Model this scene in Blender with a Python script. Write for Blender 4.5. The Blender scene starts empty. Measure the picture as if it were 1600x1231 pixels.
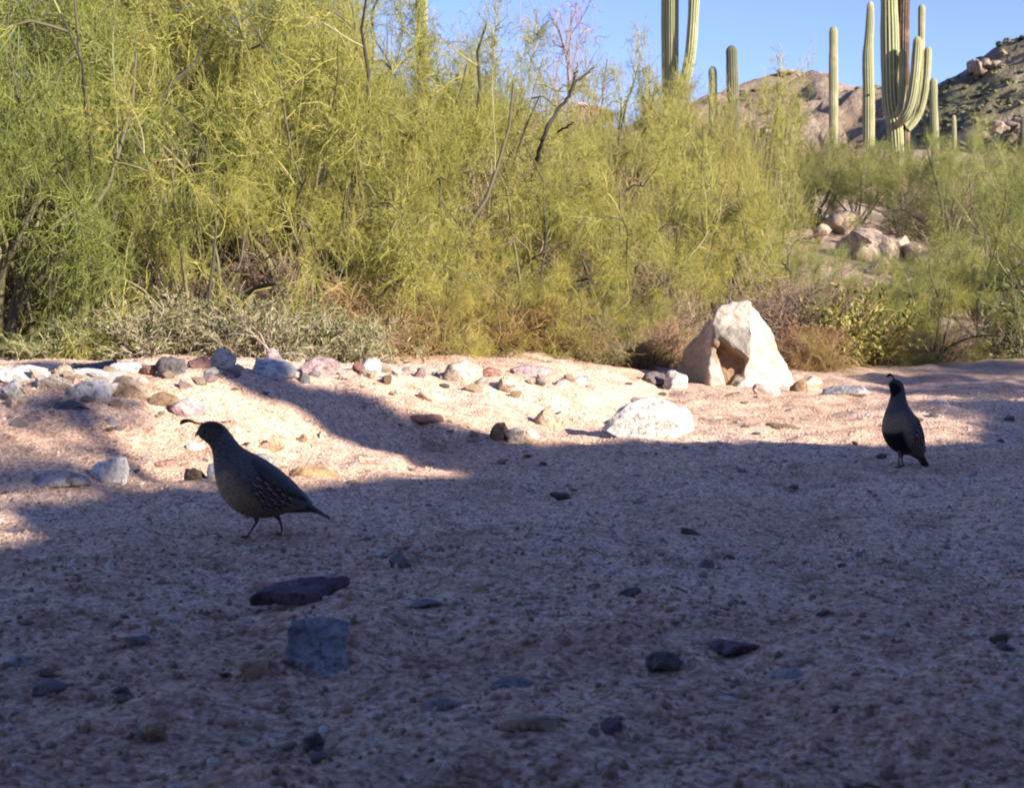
import bpy, bmesh, math, random
import numpy as np
from mathutils import Vector

# ------------------------------------------------------------------ camera, sky, sun, exposure
scene = bpy.context.scene
COL = scene.collection
F = 2084.0                       # focal length in pixels of the 1600 px wide photograph
CAM = np.array([0.0, 0.0, 0.47])
PITCH = math.radians(4.21)
SUN_AZ = math.radians(130.0)     # clockwise from +Y
SUN_EL = math.radians(22.0)

cam_data = bpy.data.cameras.new('camera')
cam = bpy.data.objects.new('camera', cam_data)
COL.objects.link(cam)
cam.location = CAM
cam.rotation_euler = (math.radians(90) - PITCH, 0, 0)
cam_data.sensor_width = 36.0
cam_data.lens = F / 1600.0 * 36.0
cam_data.clip_start = 0.05
cam_data.clip_end = 3000.0
cam_data.dof.use_dof = True
cam_data.dof.focus_distance = 5.0
cam_data.dof.aperture_fstop = 12.0
scene.camera = cam

world = bpy.data.worlds.new('World')
scene.world = world
world.use_nodes = True
wn, wl = world.node_tree.nodes, world.node_tree.links
wn.clear()
sky = wn.new('ShaderNodeTexSky')
sky.sky_type = 'NISHITA'
sky.sun_disc = False
sky.sun_elevation = SUN_EL
sky.sun_rotation = SUN_AZ
sky.air_density = 1.0
sky.dust_density = 0.2
sky.ozone_density = 3.5
tint = wn.new('ShaderNodeMix'); tint.data_type = 'RGBA'; tint.blend_type = 'MULTIPLY'
tint.inputs[0].default_value = 1.0
tint.inputs[7].default_value = (0.87, 0.805, 1.14, 1)
bg = wn.new('ShaderNodeBackground'); bg.inputs['Strength'].default_value = 0.083
wo = wn.new('ShaderNodeOutputWorld')
wl.new(sky.outputs[0], tint.inputs[6]); wl.new(tint.outputs[2], bg.inputs['Color']); wl.new(bg.outputs[0], wo.inputs[0])

S = np.array([math.sin(SUN_AZ) * math.cos(SUN_EL), math.cos(SUN_AZ) * math.cos(SUN_EL), math.sin(SUN_EL)])
sun_data = bpy.data.lights.new('sun', 'SUN')
sun_data.energy = 5.0
sun_data.angle = math.radians(0.5)
sun_data.color = (1.0, 0.925, 0.82)
sun = bpy.data.objects.new('sun', sun_data)
COL.objects.link(sun)
sun.rotation_euler = Vector(S).to_track_quat('Z', 'Y').to_euler()

scene.view_settings.view_transform = 'Standard'
scene.view_settings.look = 'None'
scene.view_settings.gamma = 1.0
scene.view_settings.use_curve_mapping = False
scene.view_settings.exposure = 1.5
scene.render.engine = 'CYCLES'
scene.cycles.filter_width = 2.0
scene.cycles.max_bounces = 6

rng = np.random.default_rng(7)

# ------------------------------------------------------------------ numpy helpers
def hash01(ix, iy, iz, seed):
    h = (ix.astype(np.int64) * 374761393 + iy.astype(np.int64) * 668265263 + iz.astype(np.int64) * 2147483647 + seed * 1274126177) & 0xffffffff
    h = ((h ^ (h >> 13)) * 1274126177) & 0xffffffff
    h = ((h ^ (h >> 16)) * 2246822519) & 0xffffffff
    h = h ^ (h >> 15)
    return (h & 0xffffff) / float(0xffffff)

def vnoise(x, y, z=None, seed=0):
    x = np.asarray(x, float); y = np.asarray(y, float)
    z = np.zeros_like(x) if z is None else np.asarray(z, float)
    x0, y0, z0 = np.floor(x), np.floor(y), np.floor(z)
    fx, fy, fz = x - x0, y - y0, z - z0
    fx, fy, fz = [t * t * t * (t * (t * 6 - 15) + 10) for t in (fx, fy, fz)]
    out = 0
    for dx in (0, 1):
        for dy in (0, 1):
            for dz in (0, 1):
                w = (fx if dx else 1 - fx) * (fy if dy else 1 - fy) * (fz if dz else 1 - fz)
                out = out + w * hash01(x0 + dx, y0 + dy, z0 + dz, seed)
    return out * 2 - 1

def fbm(x, y, z=None, octv=4, seed=0, gain=0.5):
    a, f, s = 1.0, 1.0, 0
    for o in range(octv):
        s = s + a * vnoise(x * f + 17.3 * o, y * f - 9.1 * o, None if z is None else z * f + 4.7 * o, seed + o)
        a *= gain; f *= 2.03
    return s

def sstep(a, b, x):
    t = np.clip((x - a) / (b - a), 0, 1)
    return t * t * (3 - 2 * t)

# ------------------------------------------------------------------ the lie of the land
TOE_X = np.array([-60, -5.0, -2.4, -1.25, -0.82, -0.45, -0.22, 0.0, 0.29, 0.50, 0.80, 1.6, 2.2, 3.0, 6.0, 60])
TOE_Y = np.array([2.6, 2.6, 2.9, 3.15, 3.35, 3.80, 4.15, 4.30, 4.70, 5.3, 6.5, 7.1, 7.5, 7.8, 9.0, 30])
def height(x, y, fine=True):
    x = np.asarray(x, float); y = np.asarray(y, float)
    toe = np.interp(x, TOE_X, TOE_Y) + 0.08 * vnoise(x * 2.1, y * 0.7, seed=5)
    bh = np.interp(x, [-3, -1.2, -0.5, 0.1, 0.6, 1.2, 60], [0.215, 0.205, 0.185, 0.145, 0.075, 0.03, 0.02])
    w = np.interp(x, [-2, -0.8, 0.0, 0.6, 2], [1.15, 1.0, 0.95, 0.9, 0.8])
    s = y - toe
    h = bh * sstep(0, 1, s / w)
    edge = np.maximum(toe + w + 0.7, 6.3)
    slope = np.interp(x / np.maximum(y, 1), [-0.4, 0.1, 0.2, 0.4], [0.185, 0.178, 0.172, 0.17])
    d = np.maximum(y - edge - 0.3, 0)
    run = np.where(d < 30, d, 30 + 14 * (1 - np.exp(-(d - 30) / 14)))
    h = h + slope * (run - 1.2 * (1 - np.exp(-d / 1.2)))
    h = h + sstep(9, 16, y) * 0.22 * fbm(x * 0.25, y * 0.25, octv=3, seed=21)
    h = h + 0.022 * fbm(x * 1.6, y * 1.6, octv=2, seed=31) + 0.012 * vnoise(x * 4.3, y * 4.3, seed=33)
    h = h + 0.030 * vnoise(x * 3.0, y * 3.4, seed=34) * sstep(-0.1, 0.4, s) * sstep(2.4, 1.2, s) * (bh > 0.06)
    if fine:
        h = h + 0.0100 * vnoise(x * 8, y * 8, seed=41) + 0.0055 * vnoise(x * 21, y * 21, seed=42) + 0.0028 * vnoise(x * 55, y * 55, seed=43)
    return h

def ray(px, py):
    u = (px - 800.0) / F; v = (615.5 - py) / F
    return np.array([u, math.cos(PITCH) + v * math.sin(PITCH), -math.sin(PITCH) + v * math.cos(PITCH)])
def at(px, py, y):
    d = ray(px, py)
    return CAM + d * (y / d[1])
def ground_at(px, py, ymin=0.8, ymax=60):
    d = ray(px, py)
    ys = np.geomspace(ymin, ymax, 1500)
    P = CAM[None] + d[None] * (ys / d[1])[:, None]
    below = P[:, 2] < height(P[:, 0], P[:, 1], False)
    i = int(np.argmax(below)) if below.any() else len(ys) - 1
    return P[i]
def gz(x, y):
    return float(height(np.array([x]), np.array([y]), False)[0])

# ------------------------------------------------------------------ mesh helpers
class MB:
    def __init__(s):
        s.v = []; s.q = []; s.t = []; s.tint = []; s.n = 0; s.qm = []; s.tm = []
    def add(s, v, quads=None, tris=None, tint=0.5, mat=0):
        v = np.asarray(v, float).reshape(-1, 3)
        s.v.append(v)
        s.tint.append(np.broadcast_to(np.asarray(tint, float), (len(v),)))
        if quads is not None and len(quads):
            q = np.asarray(quads, int).reshape(-1, 4); s.q.append(q + s.n); s.qm.append(np.full(len(q), mat))
        if tris is not None and len(tris):
            t = np.asarray(tris, int).reshape(-1, 3); s.t.append(t + s.n); s.tm.append(np.full(len(t), mat))
        s.n += len(v)
    def mesh(s, name, mats, smooth=True, sharp=None):
        me = bpy.data.meshes.new(name)
        v = np.concatenate(s.v)
        q = np.concatenate(s.q) if s.q else np.zeros((0, 4), int)
        t = np.concatenate(s.t) if s.t else np.zeros((0, 3), int)
        loops = np.concatenate([q.ravel(), t.ravel()])
        starts = np.concatenate([np.arange(len(q)) * 4, len(q) * 4 + np.arange(len(t)) * 3])
        me.vertices.add(len(v)); me.vertices.foreach_set('co', v.ravel().astype(np.float32))
        me.loops.add(len(loops)); me.loops.foreach_set('vertex_index', loops.astype(np.int32))
        me.polygons.add(len(starts)); me.polygons.foreach_set('loop_start', starts.astype(np.int32))
        mi = np.concatenate([np.concatenate(s.qm) if s.qm else np.zeros(0, int), np.concatenate(s.tm) if s.tm else np.zeros(0, int)])
        me.polygons.foreach_set('material_index', mi.astype(np.int32))
        me.polygons.foreach_set('use_smooth', np.full(len(starts), smooth))
        a = me.attributes.new('tint', 'FLOAT', 'POINT'); a.data.foreach_set('value', np.concatenate(s.tint).astype(np.float32))
        me.update(calc_edges=True); me.validate()
        if sharp: me.set_sharp_from_angle(angle=math.radians(sharp))
        for m in (mats if isinstance(mats, (list, tuple)) else [mats]): me.materials.append(m)
        return me

def put(name, me, parent=None, loc=(0, 0, 0), rot=(0, 0, 0), scale=(1, 1, 1)):
    o = bpy.data.objects.new(name, me); COL.objects.link(o)
    o.location = loc; o.rotation_euler = rot; o.scale = scale
    if parent: o.parent = parent
    return o
def tag(o, label=None, cat=None, group=None, kind=None):
    if label: o['label'] = label
    if cat: o['category'] = cat
    if group: o['group'] = group
    if kind: o['kind'] = kind
    return o
def empty(name, loc=(0, 0, 0), rz=0, scale=1.0):
    o = bpy.data.objects.new(name, None); COL.objects.link(o)
    o.location = loc; o.rotation_euler = (0, 0, rz); o.scale = (scale,) * 3; o.empty_display_size = 0.1
    return o
def copy_tree(o, parent=None):
    c = o.copy(); COL.objects.link(c)
    if parent: c.parent = parent
    for ch in list(o.children): copy_tree(ch, c)
    return c

def tubes(P, R, sides=3):
    """P (N,K,3), R (N,K) -> verts, quads"""
    N, K, _ = P.shape
    T = np.gradient(P, axis=1)
    T /= np.linalg.norm(T, axis=2, keepdims=True) + 1e-9
    ref = np.where(np.abs(T[..., 2:3]) > 0.9, np.array([1.0, 0, 0]), np.array([0, 0, 1.0]))
    ref = np.broadcast_to(ref[:, :1], T.shape)
    A = np.cross(T, ref); A /= np.linalg.norm(A, axis=2, keepdims=True) + 1e-9
    B = np.cross(T, A)
    ang = np.arange(sides) * 2 * np.pi / sides
    V = P[:, :, None] + R[:, :, None, None] * (A[:, :, None] * np.cos(ang)[None, None, :, None] + B[:, :, None] * np.sin(ang)[None, None, :, None])
    idx = np.arange(N * K * sides).reshape(N, K, sides)
    a = idx[:, :-1]; b = idx[:, 1:]
    q = np.stack([a, np.roll(a, -1, 2), np.roll(b, -1, 2), b], -1).reshape(-1, 4)
    return V.reshape(-1, 3), q
def add_tubes(mb, P, R, tints, sides=3, mat=0):
    v, q = tubes(P, R, sides)
    per = P.shape[1] * sides
    mb.add(v, q, tint=np.repeat(tints, per), mat=mat)

def unit(v): return v / (np.linalg.norm(v, axis=-1, keepdims=True) + 1e-9)
def shoot(start, d, length, K, trop, curl, r):
    N = len(start)
    P = np.zeros((N, K, 3)); P[:, 0] = start
    step = length / (K - 1)
    d = unit(d)
    for k in range(1, K):
        P[:, k] = P[:, k - 1] + d * step[:, None]
        d = unit(d + np.asarray(trop) + r.normal(0, curl, (N, 3)))
    return P
def sprout(P, R, n, t0, t1, l0, l1, a0, a1, K, trop, curl, r0, r1, r, zf=1.0):
    N, Kp, _ = P.shape
    L = np.linalg.norm(np.diff(P, axis=1), axis=2).sum(1)
    par = r.choice(N, n, p=L / L.sum())
    t = (t0 + (t1 - t0) * r.random(n) ** 0.8) * (Kp - 1)
    i = np.minimum(t.astype(int), Kp - 2); f = (t - i)[:, None]
    st = P[par, i] * (1 - f) + P[par, i + 1] * f
    tan = unit(P[par, i + 1] - P[par, i])
    perp = unit(np.cross(tan, r.normal(0, 1, (n, 3))))
    ang = r.uniform(a0, a1, n)[:, None]
    d = tan * np.cos(ang) + perp * np.sin(ang)
    d = unit(d * np.array([1, 1, zf]))
    length = r.uniform(l0, l1, n)
    C = shoot(st, d, length, K, trop, curl, r)
    rr = np.linspace(1, 0.45, K)[None] * r.uniform(r0, r1, n)[:, None]
    return C, rr

# ------------------------------------------------------------------ material helpers
def mat(name):
    m = bpy.data.materials.new(name); m.use_nodes = True
    nt = m.node_tree; b = nt.nodes['Principled BSDF']
    b.inputs['Roughness'].default_value = 0.85
    b.inputs['Specular IOR Level'].default_value = 0.25
    return m, nt, b
def node(nt, t, **kw):
    n = nt.nodes.new(t)
    for k, v in kw.items():
        if hasattr(n, k): setattr(n, k, v)
        else: n.inputs[k].default_value = v
    return n
def ramp(nt, fac, stops):
    n = nt.nodes.new('ShaderNodeValToRGB')
    e = n.color_ramp.elements
    while len(e) < len(stops): e.new(0.5)
    for el, (p, c) in zip(e, stops): el.position = p; el.color = (*c, 1)
    nt.links.new(fac, n.inputs[0]); return n.outputs[0]
def mix(nt, f, a, b, blend='MIX'):
    n = nt.nodes.new('ShaderNodeMix'); n.data_type = 'RGBA'; n.blend_type = blend
    for s, v in ((0, f), (6, a), (7, b)):
        if hasattr(v, 'is_output'): nt.links.new(v, n.inputs[s])
        else: n.inputs[s].default_value = v if s == 0 else (*v, 1)
    return n.outputs[2]
def noise(nt, scale, detail=4, rough=0.6, vec=None):
    n = node(nt, 'ShaderNodeTexNoise', Scale=scale, Detail=detail, Roughness=rough)
    if vec: nt.links.new(vec, n.inputs['Vector'])
    return n
def geo_pos(nt): return nt.nodes.new('ShaderNodeNewGeometry').outputs['Position']
def obj_pos(nt): return nt.nodes.new('ShaderNodeTexCoord').outputs['Object']
def bump(nt, b, h, strength, dist):
    n = node(nt, 'ShaderNodeBump', Strength=strength, Distance=dist)
    nt.links.new(h, n.inputs['Height']); nt.links.new(n.outputs[0], b.inputs['Normal'])
    return n
def attr(nt, name):
    n = nt.nodes.new('ShaderNodeAttribute'); n.attribute_name = name; return n

def twig_mat(name, stops, objcol=True, transl=0.0):
    m, nt, b = mat(name)
    c = ramp(nt, attr(nt, 'tint').outputs['Fac'], stops)
    if objcol:
        oi = nt.nodes.new('ShaderNodeObjectInfo')
        c = mix(nt, 1.0, c, oi.outputs['Color'], 'MULTIPLY')
    nt.links.new(c, b.inputs['Base Color'])
    b.inputs['Roughness'].default_value = 0.6
    return m
M_VERDE = twig_mat('palo_verde_twigs', [(0.0, (0.065, 0.07, 0.018)), (0.35, (0.18, 0.175, 0.038)), (0.7, (0.31, 0.275, 0.070)), (0.92, (0.38, 0.32, 0.13)), (1.0, (0.28, 0.23, 0.175))])
M_LIMB = twig_mat('palo_verde_bark', [(0.0, (0.035, 0.030, 0.026)), (0.5, (0.11, 0.095, 0.05)), (1.0, (0.26, 0.23, 0.11))])
M_LEAFY = twig_mat('grey_green_leaves', [(0.0, (0.06, 0.07, 0.025)), (0.5, (0.165, 0.165, 0.065)), (0.8, (0.26, 0.245, 0.12)), (1.0, (0.30, 0.23, 0.165))])
M_DRY = twig_mat('dry_twigs', [(0.0, (0.08, 0.06, 0.05)), (0.5, (0.27, 0.20, 0.14)), (1.0, (0.42, 0.34, 0.27))])
M_MESQ = twig_mat('mesquite_leaves', [(0.0, (0.03, 0.045, 0.012)), (1.0, (0.08, 0.10, 0.03))])

# sand
def make_sand():
    m, nt, b = mat('granite_sand')
    p = geo_pos(nt)
    big = noise(nt, 1.3, 4, 0.6, p)
    c = ramp(nt, big.outputs['Fac'], [(0.3, (0.48, 0.315, 0.215)), (0.5, (0.58, 0.405, 0.295)), (0.7, (0.62, 0.46, 0.355))])
    vor = node(nt, 'ShaderNodeTexVoronoi', Scale=150.0); nt.links.new(p, vor.inputs['Vector'])
    sep = nt.nodes.new('ShaderNodeSeparateColor'); nt.links.new(vor.outputs['Color'], sep.inputs[0])
    g = ramp(nt, sep.outputs[0], [(0.0, (0.42, 0.36, 0.36)), (0.22, (0.8, 0.72, 0.68)), (0.5, (1.0, 0.95, 0.9)), (0.85, (1.25, 1.2, 1.15)), (1.0, (1.5, 1.5, 1.5))])
    c = mix(nt, 0.85, c, g, 'MULTIPLY')
    vor2 = node(nt, 'ShaderNodeTexVoronoi', Scale=55.0); nt.links.new(p, vor2.inputs['Vector'])
    sep2 = nt.nodes.new('ShaderNodeSeparateColor'); nt.links.new(vor2.outputs['Color'], sep2.inputs[0])
    g2 = ramp(nt, sep2.outputs[1], [(0.0, (0.5, 0.42, 0.4)), (0.12, (0.95, 0.95, 0.95)), (0.9, (1.05, 1.05, 1.05)), (1.0, (1.3, 1.3, 1.3))])
    c = mix(nt, 0.6, c, g2, 'MULTIPLY')
    deb = noise(nt, 7.0, 6, 0.75, p)
    c = mix(nt, 0.8, c, ramp(nt, deb.outputs['Fac'], [(0.34, (0.48, 0.40, 0.33)), (0.46, (1, 1, 1))]), 'MULTIPLY')
    # slope soil farther up is browner and stony
    sx = nt.nodes.new('ShaderNodeSeparateXYZ'); nt.links.new(p, sx.inputs[0])
    mr = node(nt, 'ShaderNodeMapRange'); mr.inputs[1].default_value = 6.8; mr.inputs[2].default_value = 9.0
    nt.links.new(sx.outputs[1], mr.inputs[0])
    hn = noise(nt, 2.2, 6, 0.7, p)
    soil = ramp(nt, hn.outputs['Fac'], [(0.3, (0.17, 0.115, 0.08)), (0.5, (0.29, 0.205, 0.145)), (0.68, (0.42, 0.32, 0.24))])
    c = mix(nt, mr.outputs[0], c, soil)
    nt.links.new(c, b.inputs['Base Color'])
    fine = noise(nt, 90, 5, 0.7, p)
    add = node(nt, 'ShaderNodeMath', operation='ADD'); nt.links.new(fine.outputs['Fac'], add.inputs[0]); nt.links.new(vor.outputs['Distance'], add.inputs[1])
    bump(nt, b, add.outputs[0], 0.6, 0.006)
    b.inputs['Roughness'].default_value = 0.95; b.inputs['Specular IOR Level'].default_value = 0.1
    return m
M_SAND = make_sand()

ROCKC = {'white': (0.58, 0.53, 0.48), 'tan': (0.41, 0.30, 0.205), 'cream': (0.55, 0.44, 0.33), 'grey': (0.31, 0.285, 0.28), 'red': (0.30, 0.165, 0.13),
         'mauve': (0.36, 0.25, 0.24), 'dark': (0.14, 0.118, 0.115), 'brown': (0.22, 0.145, 0.085), 'slate': (0.22, 0.195, 0.195),
         'ochre': (0.44, 0.27, 0.13), 'pink': (0.46, 0.34, 0.29), 'purple': (0.15, 0.105, 0.125)}
def rock_mat(key):
    m, nt, b = mat('rock_' + key); c = ROCKC[key]
    p = obj_pos(nt); oi = nt.nodes.new('ShaderNodeObjectInfo')
    ad = node(nt, 'ShaderNodeVectorMath', operation='ADD'); nt.links.new(p, ad.inputs[0]); nt.links.new(oi.outputs['Location'], ad.inputs[1])
    n1 = noise(nt, 14, 6, 0.65, ad.outputs[0]); n2 = noise(nt, 60, 4, 0.7, ad.outputs[0])
    col = ramp(nt, n1.outputs['Fac'], [(0.3, tuple(x * 0.42 for x in c)), (0.48, c), (0.72, tuple(min(x * 1.25, 0.75) for x in c))])
    sp = ramp(nt, n2.outputs['Fac'], [(0.38, (0.33, 0.30, 0.28)), (0.50, (1, 1, 1))])
    col = mix(nt, 0.8, col, sp, 'MULTIPLY')
    nt.links.new(col, b.inputs['Base Color'])
    s = node(nt, 'ShaderNodeMath', operation='ADD'); nt.links.new(n1.outputs['Fac'], s.inputs[0]); nt.links.new(n2.outputs['Fac'], s.inputs[1])
    bump(nt, b, s.outputs[0], 0.8, 0.012)
    b.inputs['Roughness'].default_value = 0.9
    return m
M_ROCK = {k: rock_mat(k) for k in ROCKC}

# ------------------------------------------------------------------ the ground sheet
def make_ground():
    xs = np.concatenate([-np.geomspace(2.65, 500, 46)[::-1], np.arange(-2.6, 3.61, 0.019), np.geomspace(3.66, 500, 44)])
    near = [0.95]
    while near[-1] < 8.0: near.append(near[-1] + 0.009 + 0.0026 * near[-1])
    ys = np.concatenate([np.array([-400, -150, -60, -25, -12, -7, -4, -2.5, -1.5, -0.8, -0.3, 0.1, 0.4, 0.65, 0.82]), np.array(near), np.geomspace(8.05, 60, 110), np.geomspace(63, 700, 24)])
    X, Y = np.meshgrid(xs, ys)
    Z = height(X, Y)
    nx, ny = len(xs), len(ys)
    idx = np.arange(nx * ny).reshape(ny, nx)
    q = np.stack([idx[:-1, :-1], idx[:-1, 1:], idx[1:, 1:], idx[1:, :-1]], -1).reshape(-1, 4)
    mb = MB(); mb.add(np.stack([X, Y, Z], -1), q)
    o = put('ground', mb.mesh('ground', M_SAND)); tag(o, kind='structure')
make_ground()

# unseen bank added behind the camera, its crest shaped to shade the foreground
BA = np.array([S[0], S[1]]) / np.hypot(S[0], S[1]); BB = np.array([-BA[1], BA[0]])
def ab(a, b, z): p = BA * a + BB * b; return np.array([p[0], p[1], z])
CREST_B = [-30, -8, 0, 1.2, 1.42, 1.54, 1.9, 2.1, 2.7, 3.3, 3.7, 4.1, 4.6, 5.1, 6.0, 7.5, 9, 14, 30]
CREST_H = [3.6, 3.6, 3.2, 2.98, 3.00, 3.12, 3.14, 3.00, 3.02, 3.08, 2.90, 2.72, 2.72, 2.80, 2.78, 2.84, 2.7, 2.6, 2.4]
def make_shade_bank():
    bs = np.concatenate([np.linspace(-30, 0.4, 50), np.arange(0.45, 8.5, 0.04), np.linspace(8.6, 30, 40)])
    aa = np.concatenate([np.linspace(2.9, 4.8, 40), np.linspace(4.83, 5.4, 14), np.linspace(5.6, 60, 30)])
    A, B = np.meshgrid(aa, bs)
    hc = np.interp(B, CREST_B, CREST_H) + 0.045 * fbm(B * 2.2, B * 0, octv=3, seed=71) + 0.03 * fbm(B * 9.0, A * 3.0, octv=2, seed=72)
    prof = sstep(3.0, 5.05, A + 0.25 * fbm(B * 0.8, A * 0.8, octv=3, seed=73) * sstep(5.0, 4.2, A))
    Z = -0.1 + (hc + 0.1) * prof + np.where(A > 5.1, -0.03 * (A - 5.1), 0) + 0.05 * fbm(A * 4, B * 4, octv=3, seed=77) * prof * (A < 4.8)
    XY = A[..., None] * BA + B[..., None] * BB
    nx, ny = len(aa), len(bs)
    idx = np.arange(nx * ny).reshape(ny, nx)
    q = np.stack([idx[:-1, :-1], idx[:-1, 1:], idx[1:, 1:], idx[1:, :-1]], -1).reshape(-1, 4)
    m, nt, b = mat('bank_soil'); n = noise(nt, 3, 6, 0.7, geo_pos(nt))
    nt.links.new(ramp(nt, n.outputs['Fac'], [(0.3, (0.10, 0.07, 0.05)), (0.7, (0.22, 0.16, 0.12))]), b.inputs['Base Color'])
    mb = MB(); mb.add(np.concatenate([XY, Z[..., None]], -1), q)
    tag(put('added_shade_bank', mb.mesh('added_shade_bank', m)), kind='structure')
make_shade_bank()

# ------------------------------------------------------------------ far hills
def hill_mat(name, stops):
    m, nt, b = mat(name); p = geo_pos(nt)
    n = noise(nt, 0.10, 8, 0.72, p); n2 = noise(nt, 0.7, 6, 0.7, p)
    c = ramp(nt, n.outputs['Fac'], stops)
    c2 = ramp(nt, n2.outputs['Fac'], [(0.35, (0.45, 0.45, 0.42)), (0.5, (1, 1, 1)), (0.7, (1.2, 1.15, 1.1))])
    nt.links.new(mix(nt, 0.8, c, c2, 'MULTIPLY'), b.inputs['Base Color'])
    bump(nt, b, n2.outputs['Fac'], 1.0, 1.5)
    return m
def make_hill(name, D, crest_px, crest_py, depth0, m, seed, rough):
    """a ridge whose skyline runs through the given pixels at distance D"""
    cx = [at(px, py, D)[0] for px, py in zip(crest_px, crest_py)]
    cz = [at(px, py, D)[2] for px, py in zip(crest_px, crest_py)]
    xs = np.arange(cx[0], cx[-1], D * 0.004)
    ss = np.concatenate([np.linspace(0, 1, 110), np.linspace(1.05, 1.8, 14)])
    X, Sg = np.meshgrid(xs, ss)
    top = np.interp(X, cx, cz)
    Y = D - depth0 * (1 - Sg)
    prof = np.where(Sg < 1, Sg ** 1.15, 1 - (Sg - 1) * 0.9)
    n = fbm(X * 0.09, Y * 0.09, octv=5, seed=seed, gain=0.55)
    Z = -1 + (top + 1) * prof + n * rough * (0.25 + 0.75 * np.clip(1 - np.abs(Sg - 0.5) * 1.6, 0, 1)) * np.where(Sg < 1, 1, 0.3)
    nx, ny = len(xs), len(ss)
    idx = np.arange(nx * ny).reshape(ny, nx)
    q = np.stack([idx[:-1, :-1], idx[:-1, 1:], idx[1:, 1:], idx[1:, :-1]], -1).reshape(-1, 4)
    mb = MB(); mb.add(np.stack([X, Y, Z], -1), q)
    tag(put(name, mb.mesh(name, m)), kind='structure')
    return X, Y, Z
M_HILL_A = hill_mat('tan_hill', [(0.3, (0.20, 0.14, 0.10)), (0.5, (0.32, 0.23, 0.165)), (0.7, (0.42, 0.32, 0.24))])
M_HILL_B = hill_mat('green_hill', [(0.32, (0.07, 0.072, 0.036)), (0.5, (0.20, 0.17, 0.095)), (0.64, (0.36, 0.28, 0.19))])
HA = make_hill('hill', 230, [300, 700, 1000, 1130, 1190, 1225, 1250, 1275, 1310, 1370, 1430, 1520, 1700, 1900], [330, 260, 190, 150, 128, 116, 112, 118, 128, 139, 150, 175, 240, 330], 150, M_HILL_A, 91, 5.0)
HB = make_hill('hill', 150, [1330, 1400, 1440, 1470, 1500, 1530, 1560, 1600, 1700, 1900, 2300], [260, 180, 146, 128, 116, 100, 84, 70, 45, 20, 10], 100, M_HILL_B, 95, 4.0)

ICO = None
def ico(sub):
    bm = bmesh.new(); bmesh.ops.create_icosphere(bm, subdivisions=sub, radius=1.0)
    v = np.array([x.co[:] for x in bm.verts]); f = np.array([[x.index for x in p.verts] for p in bm.faces]); bm.free()
    return v, f
ICO1 = ico(1); ICO2 = ico(2); ICO3 = ico(3); ICO4 = ico(4)
OCT = (np.array([[1, 0, 0], [-1, 0, 0], [0, 1, 0], [0, -1, 0], [0, 0, 1], [0, 0, -1.0]]),
       np.array([[0, 2, 4], [2, 1, 4], [1, 3, 4], [3, 0, 4], [2, 0, 5], [1, 2, 5], [3, 1, 5], [0, 3, 5]]))
def scatter(mb, base, pos, size, tints, r, jitter=0.35, flat=0.7, mat_i=0):
    V, Fc = base; n = len(pos); k = len(V)
    jit = 1 + r.uniform(-jitter, jitter, (n, k, 1))
    sc = size[:, None, None] * np.stack([r.uniform(0.7, 1.3, n), r.uniform(0.7, 1.3, n), flat * r.uniform(0.6, 1.3, n)], -1)[:, None]
    a = r.uniform(0, 2 * np.pi, n)
    P = V[None] * jit * sc
    ca, sa = np.cos(a)[:, None], np.sin(a)[:, None]
    P = np.stack([P[..., 0] * ca - P[..., 1] * sa, P[..., 0] * sa + P[..., 1] * ca, P[..., 2]], -1) + pos[:, None]
    f = (Fc[None] + (np.arange(n) * k)[:, None, None]).reshape(-1, 3)
    mb.add(P, tris=f, tint=np.repeat(tints, k), mat=mat_i)

M_SCRUB = twig_mat('far_scrub', [(0.0, (0.03, 0.036, 0.016)), (0.6, (0.085, 0.09, 0.038)), (1.0, (0.18, 0.16, 0.075))], objcol=False)
def hill_scrub(H, n, s0, s1, seed, name):
    X, Y, Z = H; r = np.random.default_rng(seed)
    i = r.integers(2, 108, n); j = r.integers(1, X.shape[1] - 2, n)
    c = np.stack([X[i, j], Y[i, j], Z[i, j]], -1) + np.stack([r.uniform(-.5, .5, n), r.uniform(-.5, .5, n), np.zeros(n)], -1)
    keep = fbm(c[:, 0] * 0.06, c[:, 1] * 0.06, octv=2, seed=seed) > -0.35
    c = c[keep]; n = len(c)
    mb = MB()
    for k in range(2):
        off = r.normal(0, 0.5, (n, 3)) * np.array([1, 1, 0.25]); sz = r.uniform(s0, s1, n) * 0.62
        scatter(mb, ICO1, c + off * sz[:, None] + np.array([0, 0, 0.3 * s0]), sz, r.random(n), r, 0.45, 0.8)
    tag(put(name, mb.mesh(name, M_SCRUB, smooth=False)), 'low desert scrub dotted over the far hill slope', kind='stuff')
hill_scrub(HA, 2200, 0.3, 0.8, 3, 'hill_scrub')
hill_scrub(HB, 4400, 0.22, 0.6, 4, 'hill_scrub')

# ------------------------------------------------------------------ rocks
def rock_verts(seed, dims, base=ICO3, planes=9, rough=0.07, flat_top=False):
    r = np.random.default_rng(seed)
    V, Fc = base
    n = unit(r.normal(0, 1, (planes, 3))); d = r.uniform(0.50, 0.92, planes)
    if flat_top:
        n = np.concatenate([n, unit(np.array([[r.normal(0, .12), r.normal(0, .12), 1.0]]))]); d = np.append(d, 0.5)
    dots = V @ n.T
    rad = np.min(np.where(dots > 0.05, d[None] / np.maximum(dots, 0.05), 9), axis=1)
    rad = np.minimum(rad, 1.15)
    P = V * rad[:, None]
    P = P + V * (rough * fbm(P[:, 0] * 3, P[:, 1] * 3, P[:, 2] * 3, octv=3, seed=seed))[:, None]
    lo, hi = P.min(0), P.max(0)
    P = (P - (lo + hi) / 2) / (hi - lo)
    return P * np.asarray(dims), Fc
rock_i = [100]
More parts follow.
